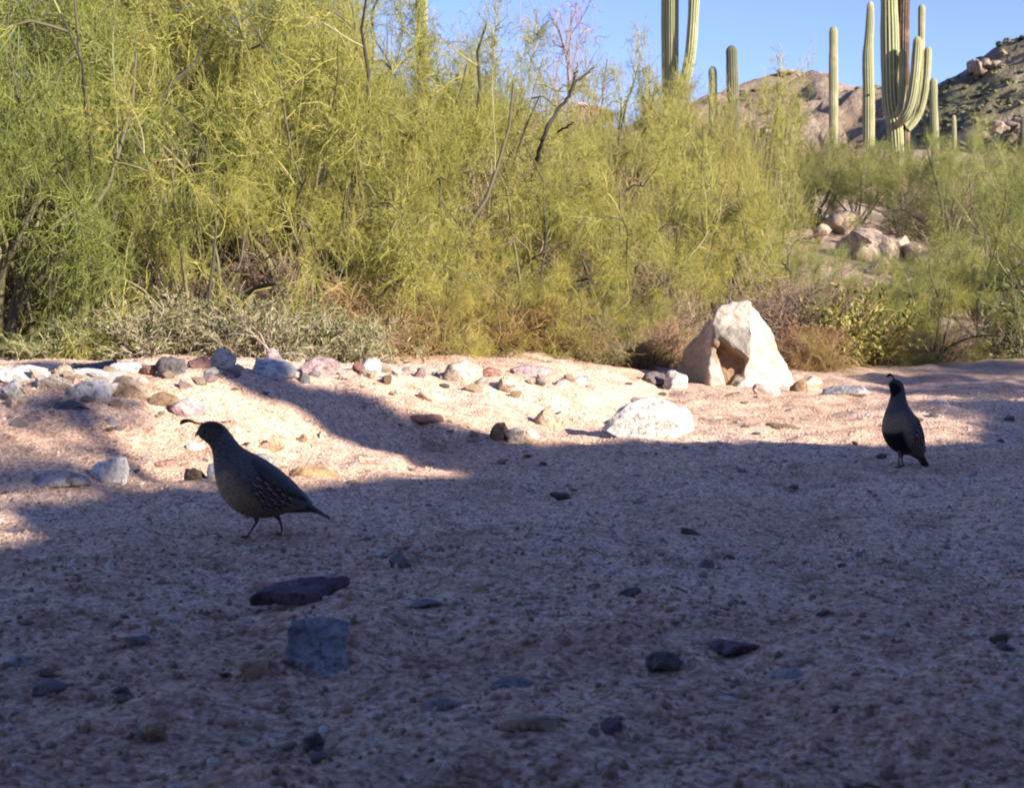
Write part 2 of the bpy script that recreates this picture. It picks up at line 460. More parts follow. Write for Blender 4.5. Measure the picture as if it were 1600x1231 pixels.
def rock_on(px, py, w, h, key, label, name='rock', sink=0.36, flat=False, tilt=0.0, depth=0.75, rough=0.075, cat='rock', group=None, yaw=None, tiltx=0.0):
    rock_i[0] += 1
    P0 = ground_at(px, py)
    s = P0[1] / F
    if py < 665: w *= 1.15; h *= 1.08
    W, Hh = w * s, h * s
    dims = (W, max(W * depth, Hh * 0.8), Hh / (1 - sink))
    v, f = rock_verts(rock_i[0], dims, ICO3, rough=rough, flat_top=flat)
    mb = MB(); mb.add(v, tris=f)
    r = random.Random(rock_i[0])
    y = P0[1] + dims[1] * 0.38
    o = put(name, mb.mesh(name, M_ROCK[key], sharp=32), loc=(P0[0] * y / P0[1], y, max(P0[2], gz(P0[0], y) - 0.25 * Hh) + dims[2] * (0.5 - sink)), rot=(tiltx, tilt, r.uniform(-0.5, 0.5) if yaw is None else yaw))
    tag(o, label, cat, group)
    return o
for a in [
    (40, 593, 78, 20, 'white', 'pale flat slab at the far left end of the bank rim'),
    (98, 584, 30, 16, 'tan', 'small tan stone just right of the pale rim slab at far left'),
    (150, 581, 64, 15, 'dark', 'blackish flat stone on the rim between two white stones'),
    (138, 592, 58, 15, 'white', 'low white stone lying in front of the blackish rim stone'),
    (196, 584, 46, 17, 'white', 'white rounded stone right of the blackish rim stone'),
    (92, 614, 60, 24, 'cream', 'cream sloping slab below the rim at far left'),
    (148, 624, 70, 28, 'white', 'pale grey wedge leaning beside the brown block on the bank'),
    (205, 628, 58, 38, 'tan', 'chunky brown-grey block standing on the left bank slope'),
    (268, 590, 42, 30, 'dark', 'dark grey pointed stone on the bank rim under the leafy shrub'),
    (243, 583, 44, 12, 'red', 'flat reddish stone left of the dark pointed rim stone'),
    (312, 579, 32, 20, 'red', 'brick-red stone touching the upright cream rim stone'),
    (347, 578, 40, 33, 'cream', 'upright cream and pink stone on the rim under the shrub'),
    (427, 572, 36, 26, 'mauve', 'mauve pointed stone behind the low white rim rock'),
    (428, 590, 78, 27, 'white', 'low wide white rock on the rim below the mauve pointed stone'),
    (500, 587, 60, 27, 'mauve', 'rounded mauve-red rock on the rim between white stones'),
    (573, 583, 40, 22, 'white', 'compact white block on the rim at the right edge of the leafy shrub'),
    (722, 596, 54, 30, 'cream', 'pale cream angular rock on the rim below the middle bush'),
    (764, 588, 36, 13, 'red', 'flat red-brown stone behind the pale cream rim rock'),
    (832, 588, 64, 16, 'mauve', 'long grey-mauve slab lying at the foot of the middle bushes'),
    (800, 613, 32, 24, 'cream', 'small upright pale stone on the lit bank top'),
    (665, 626, 30, 15, 'tan', 'small tan stone with a dark shadow on the lit bank'),
    (780, 688, 34, 28, 'brown', 'brown angular stone at the toe of the lit bank'),
    (855, 670, 46, 30, 'tan', 'tan rounded stone at the toe of the eroded slope'),
    (740, 692, 30, 20, 'tan', 'small tan stone left of the brown angular stone'),
    (818, 690, 62, 22, 'cream', 'pale flat stone right of the brown angular stone'),
    (665, 672, 58, 15, 'red', 'flat reddish stone at the shadow edge on the lit bank'),
    (1056, 605, 34, 24, 'white', 'small white block at the left foot of the big boulder'),
    (1025, 600, 40, 18, 'dark', 'dark stone in shade left of the big boulder'),
    (1322, 620, 66, 16, 'grey', 'pale grey half-buried stone on the wash right of the boulder'),
    (1196, 616, 40, 15, 'pink', 'low pinkish stone in front of the big boulder'),
    (1248, 613, 26, 20, 'brown', 'small brown stone at the right foot of the boulder'),
    (1268, 605, 30, 16, 'cream', 'pale stone between the boulder and the reddish dry shrub'),
    (112, 643, 52, 13, 'dark', 'dark flat stone on the shaded slope at left'),
    (48, 662, 32, 12, 'purple', 'small dark purple stone on the left bank slope'),
    (294, 652, 50, 25, 'mauve', 'mauve-brown stone above and left of the near quail head'),
    (256, 636, 42, 20, 'brown', 'brown half-buried stone right of the chunky block'),
    (173, 757, 76, 46, 'white', 'white angular stone standing at the foot of the left bank'),
    (88, 765, 112, 26, 'grey', 'pale grey flat stone beside the white angular stone'),
    (303, 755, 44, 23, 'brown', 'squared brown stone left of the near quail breast'),
    (338, 754, 30, 30, 'grey', 'pale grey stone partly behind the near quail breast'),
    (492, 750, 80, 19, 'ochre', 'flat ochre stone behind the near quail tail'),
    (425, 702, 46, 22, 'tan', 'brownish buried stone above the near quail back'),
    (413, 728, 36, 20, 'grey', 'grey stone touching the near quail back'),
    (256, 732, 48, 11, 'red', 'thin dark red stone on the slope left of the quail'),
    (305, 702, 32, 9, 'white', 'thin pale chip in front of the near quail bill'),
    (505, 688, 22, 14, 'cream', 'small pale stone on the lit slope right of the quail neck'),
    (470, 690, 20, 12, 'brown', 'small brown stone on the lit slope above the quail back'),
    (550, 762, 34, 10, 'tan', 'small tan stone right of the ochre stone'),
    (627, 890, 40, 28, 'slate', 'blue-grey pointed stone on the shaded sand in the middle'),
    (80, 1084, 58, 20, 'slate', 'dark slate chip in the shaded gravel at lower left'),
    (30, 1050, 46, 26, 'grey', 'light grey stone at the lower left edge'),
    (405, 1064, 76, 34, 'tan', 'brownish half-buried stone left of the flat slate slab'),
    (665, 948, 52, 9, 'slate', 'thin grey sliver lying right of the purple slab'),
    (1035, 1047, 60, 26, 'dark', 'dark stone in a hollow of the lower right sand'),
    (1148, 1018, 84, 14, 'purple', 'long purple sliver right of the dark hollow stone'),
    (1232, 1058, 64, 9, 'grey', 'thin pale sliver right of the purple sliver'),
    (830, 1146, 110, 26, 'tan', 'long half-buried brownish stone near the bottom middle'),
    (800, 1082, 76, 16, 'slate', 'low slate stone above the long half-buried stone'),
    (985, 930, 38, 11, 'dark', 'small dark flat stone on the middle shaded sand'),
    (1105, 890, 28, 17, 'slate', 'small slate stone on the shaded sand below the far quail'),
    (875, 780, 34, 11, 'dark', 'small dark stone near the edge of the sunlight'),
    (490, 1168, 44, 22, 'dark', 'small dark stone near the bottom edge below the slab'),
    (690, 1114, 70, 17, 'slate', 'bluish buried stone left of the long brownish stone'),
    (955, 1152, 40, 28, 'purple', 'bluish purple stone right of the long brownish stone'),
    (215, 1010, 40, 16, 'slate', 'small slate stone left of the half-buried brownish stone'),
    (240, 1150, 60, 24, 'tan', 'tan buried stone at the lower left'),
    (1300, 1120, 44, 16, 'dark', 'small dark stone at the lower right'),
    (1160, 742, 26, 9, 'dark', 'tiny dark stone in the shade left of the far quail'),
    (1225, 672, 70, 9, 'brown', 'thin brown stone on the lit sand right of the pale rock'),
    (1470, 634, 26, 9, 'white', 'tiny white stone on the lit wash behind the far quail'),
    (1000, 790, 30, 10, 'slate', 'tiny slate stone in the shade below the pale rock'),
    (20, 620, 40, 22, 'grey', 'grey lump at the left edge below the pale rim slab'),
    (30, 640, 44, 16, 'tan', 'tan lump at the left edge of the bank slope'),
]:
    rock_on(*a)
# the pale rock in the sun
rock_on(1012, 684, 148, 62, 'white', 'large pale rounded rock half buried on the sunlit sand', sink=0.2, depth=0.55, rough=0.09, yaw=0.08)
# slab with a dark underside and the flat slate slab
def slab(px, py, outline, thick, key, label, tilt, lift):
    """outline in centimetres round the centre, x right, y away"""
    P0 = ground_at(px, py)
    n = len(outline); o2 = np.array(outline) / 100
    r = np.random.default_rng(int(px))
    # finer rim
    o2 = np.concatenate([np.linspace(o2[i], o2[(i + 1) % n], 5)[:-1] for i in range(n)])
    o2 += r.normal(0, 0.0012, o2.shape); n = len(o2)
    rings = []
    for k, (sc, z) in enumerate([(0.0, thick), (0.55, thick * 1.02), (0.93, thick), (1.0, thick * 0.72), (1.0, 0.1 * thick), (0.9, -0.1 * thick)]):
        zz = z + (0.0016 * r.normal(0, 1, n) if 0 < k < 3 else 0)
        rings.append(np.stack([o2[:, 0] * sc, o2[:, 1] * sc, np.full(n, 0) + zz], -1))
    v = np.concatenate(rings); q = []
    for k in range(len(rings) - 1):
        for i in range(n): q.append([k * n + i, k * n + (i + 1) % n, (k + 1) * n + (i + 1) % n, (k + 1) * n + i][::-1])
    mb = MB(); mb.add(v, q)
    ob = put('slate_slab', mb.mesh('slate_slab', M_ROCK[key], sharp=40), loc=(P0[0], P0[1], P0[2] + lift), rot=tilt)
    tag(ob, label, 'rock')
slab(497, 1040, [(-3.9, 6.2), (0.4, 7.0), (3.9, 6.0), (3.5, 0.5), (4.2, -6.4), (2.4, -5.8), (0.8, -7.0), (-1.4, -5.8), (-1.8, -2.2), (-4.2, -1.0)], 0.012, 'grey', 'flat grey slate slab with a notched edge in the foreground', (0.46, 0.02, 0.1), 0.009)
slab(470, 942, [(-7.5, -1.5), (-4.5, 2.5), (0, 3.6), (4.5, 3.2), (7.2, 2.4), (4.6, -1.0), (3.2, -3.4), (-1.5, -3.0), (-4.2, -1.6)], 0.016, 'purple', 'dark purple slab tilted up with shadow beneath it', (0.16, -0.10, 0.05), 0.010)

# broken stones strewn along the rim of the bank
def rubble():
    r = np.random.default_rng(91); protos = []
    KEYS = ['white', 'tan', 'cream', 'mauve', 'grey', 'pink', 'red', 'brown']
    for k, key in enumerate(KEYS):
        v, f = rock_verts(700 + k, (1, 0.8, 0.7), ICO2, planes=8, rough=0.1)
        mb = MB(); mb.add(v, tris=f); protos.append(mb.mesh('stone', M_ROCK[key], sharp=30))
    for k in range(95):
        px = r.uniform(0, 930) if k < 70 else r.uniform(0, 260)
        py = np.interp(px, [0, 300, 600, 930], [590, 582, 580, 596]) + abs(r.normal(0, 13)) if k < 70 else r.uniform(590, 680)
        P = ground_at(px, py); w = r.uniform(11, 30) * P[1] / F
        ki = int(r.choice(8, p=[.26, .18, .2, .1, .12, .06, .04, .04]))
        o = put('stone', protos[ki], loc=(P[0], P[1], P[2] + .12 * w), rot=(r.normal(0, .4), r.normal(0, .4), r.uniform(0, 6.28)), scale=(w, w, w * r.uniform(.6, 1.1)))
        part = 'at far left' if px < 260 else ('left of the middle' if px < 560 else 'under the middle bushes'); tag(o, f'small {KEYS[ki]} broken stone in the rubble on the bank rim {part}', 'stone', f'{KEYS[ki]} broken stones on the bank {part}')
rubble()

# many small pebbles on the sand
def pebbles():
    r = np.random.default_rng(19); protos = []
    KEYS = ['grey', 'tan', 'dark', 'pink', 'slate', 'white', 'mauve', 'brown']
    for k, key in enumerate(KEYS):
        v, f = rock_verts(500 + k, (1, 0.75, 0.5), ICO2)
        mb = MB(); mb.add(v, tris=f); protos.append(mb.mesh('pebble', M_ROCK[key], sharp=35))
    for k in range(125):
        px = r.uniform(0, 1600)
        if k < 45: py = r.uniform(800, 1220); s = r.uniform(14, 34); shade = True
        else: py = r.uniform(590, 770); s = r.uniform(9, 20); shade = False
        P = ground_at(px, py)
        w = s * P[1] / F
        ki = int(r.integers(0, 8)); side = 'left' if px < 800 else 'right'
        o = put('pebble', protos[ki], loc=(P[0], P[1], P[2] + 0.1 * w), rot=(r.normal(0, .2), r.normal(0, .2), r.uniform(0, 6.28)), scale=(w, w, w * r.uniform(.5, 1.1)))
        if shade: tag(o, f'small {KEYS[ki]} pebble on the shaded foreground sand in the {side} half', 'pebble', f'{KEYS[ki]} pebbles on the shaded sand, {side}')
        else: tag(o, f'small {KEYS[ki]} pebble on the bank or far sand in the {side} half', 'pebble', f'{KEYS[ki]} pebbles on the far sand, {side}')
pebbles()

# the gravel itself: uncountable
def gravel():
    r = np.random.default_rng(23)
    m, nt, b = mat('gravel_grains')
    c = ramp(nt, attr(nt, 'tint').outputs['Fac'], [(0.0, (0.19, 0.125, 0.095)), (0.2, (0.33, 0.215, 0.155)), (0.45, (0.48, 0.32, 0.225)), (0.7, (0.54, 0.365, 0.26)), (0.88, (0.50, 0.41, 0.34)), (1.0, (0.58, 0.52, 0.46))])
    nt.links.new(c, b.inputs['Base Color']); b.inputs['Roughness'].default_value = 0.9
    mb = MB()
    def pts(n, y0, y1, p):
        y = (y0 ** p + (y1 ** p - y0 ** p) * r.random(n)) ** (1 / p)
        x = r.uniform(-0.46, 0.46, n) * (y + 0.3)
        return np.stack([x, y, height(x, y)], -1)
    P = pts(10000, 1.0, 2.4, 0.5); s = np.exp(r.normal(math.log(0.0030), 0.42, len(P)))
    scatter(mb, ICO1, P + np.array([0, 0, 0.0008]), s, r.random(len(P)), r, 0.22, 0.95)
    P = pts(31000, 2.2, 6.6, 0.6); s = np.exp(r.normal(math.log(0.0036), 0.34, len(P)))
    scatter(mb, OCT, P, s, r.random(len(P)), r, 0.42, 0.85)
    tag(put('gravel', mb.mesh('gravel', m, smooth=False)), 'coarse pink and grey granite gravel strewn over the sand', kind='stuff')
gravel()
def litter():
    r = np.random.default_rng(61); n = 900
    y = (1.1 ** .6 + (7.5 ** .6 - 1.1 ** .6) * r.random(n)) ** (1 / .6); x = r.uniform(-.45, .45, n) * (y + .3)
    a = r.uniform(0, 2 * np.pi, n); L = r.uniform(.008, .035, n)
    P = np.stack([x, y], -1)[:, None] + np.stack([np.cos(a), np.sin(a)], -1)[:, None] * (np.linspace(-.5, .5, 4)[None, :, None] * L[:, None, None]) + r.normal(0, .0015, (n, 4, 2))
    P = np.concatenate([P, (height(P[..., 0], P[..., 1]) + .002)[..., None]], -1)
    mb = MB(); add_tubes(mb, P, np.full((n, 4), 1) * r.uniform(.0006, .0014, n)[:, None], r.random(n), 3)
    o = put('twig_litter', mb.mesh('twig_litter', M_DRY)); tag(o, 'bits of dry twig littered over the sand', kind='stuff')
litter()

# ------------------------------------------------------------------ the big boulder
def hull(points):
    bm = bmesh.new()
    for p in points: bm.verts.new(p)
    bmesh.ops.convex_hull(bm, input=bm.verts)
    bmesh.ops.delete(bm, geom=[v for v in bm.verts if not v.link_faces], context='VERTS')
    bm.normal_update()
    return bm
def boulder():
    D = 6.9; s = D / F; cx, by = 1150, 604
    base = at(cx, by, D)
    def cv(l): return [((px - cx) * s, -dz * s, (by - py) * s) for px, py, dz in l]
    pieces = [
        [(1168, 476, 10), (1184, 484, 0), (1206, 508, -18), (1222, 545, -22), (1244, 600, -8), (1150, 608, 48), (1160, 562, 40), (1167, 520, 30), (1238, 615, -12), (1150, 480, -60), (1205, 540, -95), (1235, 605, -95), (1130, 605, -60), (1150, 625, 40)],
        [(1176, 500, 10), (1186, 484, 2), (1196, 512, 5), (1215, 560, 2), (1228, 604, 8), (1195, 560, 15), (1185, 610, -40), (1200, 520, -50)],
        [(1120, 480, 4), (1145, 470, -5), (1170, 471, -5), (1108, 500, 18), (1110, 520, 26), (1126, 524, 40), (1150, 545, 52), (1164, 562, 52), (1168, 520, 42), (1170, 478, 15), (1130, 478, -50), (1165, 478, -60), (1118, 530, -40), (1160, 562, -40)],
        [(1099, 524, 14), (1110, 506, 4), (1078, 545, -45), (1060, 600, -55), (1097, 604, 20), (1100, 560, 18), (1115, 606, -70), (1078, 560, -90), (1112, 508, -50), (1112, 610, -10)],
        [(1108, 533, 26), (1092, 606, 36), (1102, 606, 46), (1130, 606, 46), (1119, 562, 36), (1104, 560, 38), (1110, 606, -5), (1108, 540, 5)],
        [(1104, 526, 12), (1165, 540, 20), (1168, 608, 32), (1102, 608, 28), (1104, 526, -70), (1165, 540, -70), (1168, 608, -70), (1102, 608, -70)],
        [(1092, 522, 0), (1110, 494, 12), (1128, 520, 38), (1112, 536, 30), (1100, 545, 16), (1085, 545, -30), (1112, 500, -45), (1130, 530, -30)],
        [(1142, 582, 26), (1166, 572, 36), (1170, 608, 52), (1132, 610, 46), (1150, 592, 50), (1142, 608, -20), (1168, 600, -20)],
    ]
    bm = bmesh.new()
    tmp = bpy.data.meshes.new('tmp')
    for pc in pieces:
        h = hull(cv(pc)); h.to_mesh(tmp); h.free(); bm.from_mesh(tmp)
    me = bpy.data.meshes.new('boulder'); bm.to_mesh(me); bm.free()
    o = put('boulder', me)
    md = o.modifiers.new('remesh', 'REMESH'); md.mode = 'VOXEL'; md.voxel_size = 0.008
    dg = bpy.context.evaluated_depsgraph_get()
    m2 = bpy.data.meshes.new_from_object(o.evaluated_get(dg)); o.modifiers.clear()
    o.data = m2; bpy.data.meshes.remove(me); bpy.data.meshes.remove(tmp)
    n = len(m2.vertices); v = np.zeros(n * 3, np.float32); m2.vertices.foreach_get('co', v); v = v.reshape(-1, 3).astype(float)
    nr = np.zeros(n * 3, np.float32); m2.vertices.foreach_get('normal', nr); nr = nr.reshape(-1, 3)
    v0 = v.copy()
    v += nr * (0.014 * fbm(v[:, 0] * 9, v[:, 1] * 9, v[:, 2] * 9, octv=4, seed=3))[:, None] + nr * (0.005 * np.minimum(vnoise(v[:, 0] * 30, v[:, 1] * 30, v[:, 2] * 30 + v[:, 0] * 18, seed=8), 0.2))[:, None]
    m2.vertices.foreach_set('co', v.ravel().astype(np.float32))
    # iron stain inside the hollow, greyer tone on the overhang
    px = v0[:, 0] / s + cx; py = by - v0[:, 2] / s; dz = -v0[:, 1] / s
    stain = sstep(42, 30, dz) * sstep(1106, 1114, px) * sstep(1168, 1158, px) * sstep(524, 534, py) * (dz > -40)
    grey = sstep(500, 512, py) * sstep(566, 552, py) * sstep(1106, 1112, px) * sstep(1169, 1163, px) * (dz > 14)
    grey = np.maximum(grey, sstep(1104, 1094, px) * 0.7)  # left face greyed as well: its shade is put into the colour
    for nm, arr in (('stain', stain), ('grey', grey)):
        a = m2.attributes.new(nm, 'FLOAT', 'POINT'); a.data.foreach_set('value', arr.astype(np.float32))
    m2.polygons.foreach_set('use_smooth', np.ones(len(m2.polygons), bool)); m2.update()
    m, nt, b = mat('boulder_granite'); p = obj_pos(nt)
    n1 = noise(nt, 7, 6, 0.65, p); n2 = noise(nt, 40, 5, 0.7, p)
    c = ramp(nt, n1.outputs['Fac'], [(0.3, (0.39, 0.29, 0.215)), (0.48, (0.52, 0.42, 0.33)), (0.7, (0.58, 0.50, 0.42))])
    c = mix(nt, attr(nt, 'grey').outputs['Fac'], c, (0.25, 0.22, 0.18))
    c = mix(nt, attr(nt, 'stain').outputs['Fac'], c, (0.27, 0.175, 0.10))
    c = mix(nt, 0.5, c, ramp(nt, n2.outputs['Fac'], [(0.36, (0.5, 0.45, 0.4)), (0.5, (1, 1, 1))]), 'MULTIPLY')
    nt.links.new(c, b.inputs['Base Color']); bump(nt, b, n2.outputs['Fac'], 1.0, 0.02)
    m2.materials.clear(); m2.materials.append(m)
    o.location = (base[0], base[1], base[2] - 0.01)
    tag(o, 'big pale boulder with a brown hollow under its overhang', 'boulder')
boulder()

# rocks of the outcrop on the slope behind, at right
def slope_rock(px, py, w, h, key, label, D, name='rock'):
    rock_i[0] += 1
    s = D / F; p = at(px, py, D)
    v, f = rock_verts(rock_i[0], (w * s, w * s * 0.8, h * s), ICO3, rough=0.08)
    mb = MB(); mb.add(v, tris=f)
    z = max(min(p[2], gz(p[0], D) + h * s * 0.6), gz(p[0], D))
    tag(put(name, mb.mesh(name, M_ROCK[key], sharp=32), loc=(p[0], D, z), rot=(0, 0, random.Random(rock_i[0]).uniform(0, 3))), label, 'rock')
for a in [(1362, 388, 140, 50, 'tan', 'broad tan ledge that carries the rocks of the outcrop'), (1318, 350, 60, 40, 'tan', 'topmost tan ledge of the rocky outcrop above the right bushes'),
          (1350, 372, 55, 36, 'tan', 'middle tan ledge of the outcrop on the slope'),
          (1395, 388, 60, 40, 'tan', 'right end ledge of the outcrop on the slope'),
          (1352, 398, 46, 34, 'tan', 'rounded overhanging rock in the middle of the outcrop'),
          (1375, 418, 40, 34, 'pink', 'lowest reddish rock of the outcrop on the slope'),
          (1425, 395, 40, 30, 'tan', 'pale rock at the right of the outcrop beside a bush'),
          (1285, 365, 36, 30, 'tan', 'tan rock left of the outcrop behind thin branches')]:
    q = ground_at(a[0], a[1] + 14, 8, 40)
    slope_rock(*a, D=float(q[1]))
for a in [(735, 330, 55, 46, 'cream', 'pale rock glimpsed through the middle bushes'), (615, 215, 60, 40, 'tan', 'tan rock glimpsed high behind the middle bush'),
          (1350, 475, 26, 14, 'cream', 'small pale stone on the slope right of the boulder'), (1185, 460, 60, 60, 'red', 'reddish rock behind the top of the big boulder'),
          (800, 440, 34, 24, 'pink', 'small pink rock among the stems of the middle bushes'), (920, 170, 80, 30, 'brown', 'brown rocky knob on the skyline behind the bushes'),
          (1550, 425, 30, 20, 'pink', 'small pink stone on the slope at far right')]:
    q = ground_at(a[0], a[1] + 14, 7.2, 40)
    slope_rock(*a, D=float(q[1]))

def outcrop(px, py, D, n, w, h, key, label, seed, tall=1.0):
    r = np.random.default_rng(seed); s = D / F; c = at(px, py, D)
    mb = MB()
    for k in range(n):
        v, f = rock_verts(seed * 50 + k, (w * s * r.uniform(.25, .5), w * s * 0.4, h * s * tall * r.uniform(.5, 1.1)), ICO2, rough=0.1)
        mb.add(v + np.array([r.uniform(-.5, .5) * w * s, r.uniform(-1, 1), r.uniform(-.5, .15) * h * s]), tris=f)
    tag(put('rock_outcrop', mb.mesh('rock_outcrop', M_FAR_ROCK, sharp=30), loc=c), label, 'outcrop')
def far_rock():
    m, nt, b = mat('far_rock'); n = noise(nt, 0.8, 6, 0.7, geo_pos(nt))
    nt.links.new(ramp(nt, n.outputs['Fac'], [(0.3, (0.12, 0.085, 0.06)), (0.5, (0.24, 0.18, 0.135)), (0.7, (0.34, 0.27, 0.21))]), b.inputs['Base Color']); return m
M_FAR_ROCK = far_rock()
outcrop(1248, 117, 229, 14, 60, 12, 'pink', 'pale rock cap on the summit of the tan hill', 5)
outcrop(1545, 102, 143, 16, 46, 17, 'tan', 'tan cliff on the crest of the green hill at right', 6, 1.2)
outcrop(1580, 196, 110, 12, 50, 20, 'tan', 'rock ledge low on the green hill at the right edge', 7)

# ------------------------------------------------------------------ saguaros
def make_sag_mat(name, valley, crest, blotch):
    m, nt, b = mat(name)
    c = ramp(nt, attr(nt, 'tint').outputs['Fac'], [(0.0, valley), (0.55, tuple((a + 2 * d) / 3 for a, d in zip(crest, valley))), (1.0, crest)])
    p = geo_pos(nt); n = noise(nt, 1.6, 5, 0.65, p)
    f = ramp(nt, n.outputs['Fac'], [(0.5, (0, 0, 0)), (0.68, (1, 1, 1))])
    c = mix(nt, f, c, blotch)
    nt.links.new(c, b.inputs['Base Color']); b.inputs['Roughness'].default_value = 0.8
    return m
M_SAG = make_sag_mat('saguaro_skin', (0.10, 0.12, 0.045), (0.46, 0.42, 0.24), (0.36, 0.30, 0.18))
M_SAGD = make_sag_mat('saguaro_shaded_skin', (0.05, 0.062, 0.03), (0.20, 0.19, 0.12), (0.16, 0.13, 0.09))  # darker copy of the saguaro skin with shade put into its colour
M_SAGDEAD = make_sag_mat('dead_saguaro_skin', (0.05, 0.032, 0.022), (0.13, 0.085, 0.055), (0.24, 0.15, 0.09))
M_WOOD = make_sag_mat('saguaro_corky_base', (0.16, 0.11, 0.08), (0.42, 0.32, 0.25), (0.30, 0.22, 0.17))
M_HOLE = mat('nest_hole')[0]; M_HOLE.node_tree.nodes['Principled BSDF'].inputs['Base Color'].default_value = (0.012, 0.01, 0.008, 1)  # near-black solid ball: the hole's inner shade is put into its colour
def column(path, r0, ribs=16, tipped=True, seed=0, waist=None):
    """pleated column along a path of 3-D points"""
    path = np.array(path, float)
    t = np.linspace(0, 1, len(path)); K = 64
    # Catmull-Rom
    def cr(u):
        x = u * (len(path) - 1); i = min(int(x), len(path) - 2); f = x - i
        p0, p1, p2, p3 = path[max(i - 1, 0)], path[i], path[i + 1], path[min(i + 2, len(path) - 1)]
        return 0.5 * ((2 * p1) + (p2 - p0) * f + (2 * p0 - 5 * p1 + 4 * p2 - p3) * f ** 2 + (3 * p1 - p0 - 3 * p2 + p3) * f ** 3)
    u = 1 - (1 - np.linspace(0, 1, K)) ** 2.2; P = np.array([cr(x) for x in u])
    d = np.concatenate([[0], np.cumsum(np.linalg.norm(np.diff(P, axis=0), axis=1))]); L = d[-1]
    R = np.full(K, r0)
    if waist is not None: R = R * np.interp(u, *waist)
    R = R * (1 + 0.055 * vnoise(u * 13 + seed, u * 0, seed=seed))
    if tipped:
        e = np.clip((L - d) / (r0 * 1.5), 0, 1); R = R * np.sqrt(np.clip(1 - (1 - e) ** 2, 0.0, 1)) + 1e-3
    T = unit(np.gradient(P, axis=0)); ref = np.array([0.0, 1, 0])
    A = unit(np.cross(T, ref)); B = np.cross(T, A)
    seg = ribs * 6; ang = np.arange(seg) * 2 * np.pi / seg
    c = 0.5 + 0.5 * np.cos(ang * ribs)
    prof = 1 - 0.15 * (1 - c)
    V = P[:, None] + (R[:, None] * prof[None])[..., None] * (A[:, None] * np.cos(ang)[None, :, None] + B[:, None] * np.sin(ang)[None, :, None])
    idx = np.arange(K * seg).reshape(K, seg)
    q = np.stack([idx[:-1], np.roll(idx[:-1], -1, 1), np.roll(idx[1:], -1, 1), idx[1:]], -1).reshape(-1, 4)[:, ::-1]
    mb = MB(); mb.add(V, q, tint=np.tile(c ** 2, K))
    return mb
def saguaro(label, D, trunk, r_px, arms=(), m=M_SAG, ribs=15, holes=(), base_m=None, seed=0, waist=None):
    """trunk: list of (px,py) from bottom to top at distance D; arms: list of (points (px,py,dd), r_px)"""
    s = D / F
    b0 = at(trunk[0][0], trunk[0][1], D)
    g = gz(b0[0], D)
    org = np.array([b0[0], D, min(g, b0[2])])
    root = empty('saguaro', org); tag(root, label, 'cactus', 'saguaros on the slope')
    pts = [at(px, py, D) - org for px, py in trunk]
    pts = [np.array([pts[0][0], 0, -0.3])] + pts if pts[0][2] > 0.5 else pts
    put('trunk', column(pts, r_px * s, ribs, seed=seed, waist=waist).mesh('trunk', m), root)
    for k, (ap, ar) in enumerate(arms):
        A = [at(px, py, D + dd) - org for px, py, dd in ap]
        put('arm', column(A, ar * s, 12, seed=seed + 9 + k, waist=([0, 0.12, 0.3, 1], [0.75, 0.9, 1, 1])).mesh('arm', m), root)
    for px, py, rr in holes:
        h = at(px, py, D - r_px * s * 0.94) - org
        v, f = ICO2; mb = MB(); mb.add(v * np.array([rr * s, rr * s * 0.5, rr * s * 1.1]), tris=f)
        put('nest_hole', mb.mesh('nest_hole', M_HOLE), root, loc=h)
    return root
saguaro('tallest thick saguaro with four upswept arms on its right', 33, [(1404, 300), (1398, 200), (1392, 150), (1390, 60), (1388, -60), (1388, -170)], 12.5,
        arms=[([(1398, 182, -0.1), (1405, 172, -0.3), (1409, 150, -0.3), (1410, 110, -0.3), (1410, 77, -0.3)], 5.8),
              ([(1402, 196, -0.2), (1413, 183, -0.5), (1423, 160, -0.6), (1430, 115, -0.6), (1434, 57, -0.6)], 7.3),
              ([(1412, 200, 0.5), (1427, 185, 0.9), (1435, 150, 0.9), (1439, 80, 0.9), (1440, 7, 0.9)], 5.6),
              ([(1418, 204, 0.1), (1433, 184, 0.2), (1442, 160, 0.2), (1448, 120, 0.2), (1450, 73, 0.2)], 5.6)],
        holes=[(1391, 143, 1.9), (1394, 175, 1.5), (1391, 38, 1.0)], seed=1, waist=([0, 0.25, 0.45, 1], [0.8, 1.05, 1.12, 0.95]))
saguaro('brown dead saguaro stem behind the tallest saguaro', 34.5, [(1411, 300), (1411, 150), (1411, 60), (1412, -10), (1412, -40)], 10, m=M_SAGDEAD, seed=2)
saguaro('slender saguaro with one dark hole left of the tallest one', 38, [(1357, 300), (1357, 215), (1357, 150), (1356, 90), (1359, 40), (1360, 2)], 9.0, holes=[(1357, 149, 1.8)], seed=3, waist=([0, 0.4, 0.7, 0.9, 1], [0.95, 1.05, 0.82, 0.62, 0.6]))
saguaro('armless saguaro standing alone against the tan hill', 42, [(1301, 300), (1302, 190), (1302, 120), (1302, 80), (1302, 41)], 7.2, seed=4, waist=([0, 0.4, 1], [0.8, 1, 0.85]))
saguaro('thick saguaro with one tall arm, cut by the top edge above the bushes', 30, [(1051, 300), (1051, 150), (1051, 60), (1051, -40), (1051, -160)], 9.6,
        arms=[([(1056, 150, -0.1), (1067, 132, -0.2), (1075, 106, -0.3), (1081, 60, -0.3), (1085, -20, -0.3), (1086, -110, -0.3)], 8.6),
              ([(1046, 220, 0.1), (1042, 180, 0.1), (1041, 120, 0.1), (1040, 20, 0.1), (1040, -90, 0.1)], 6.8)], seed=5)
saguaro('short round-topped saguaro right of the thick two-stemmed one', 34, [(1145, 300), (1145, 160), (1144, 110), (1143, 71)], 9.2, m=M_SAGD, seed=6)
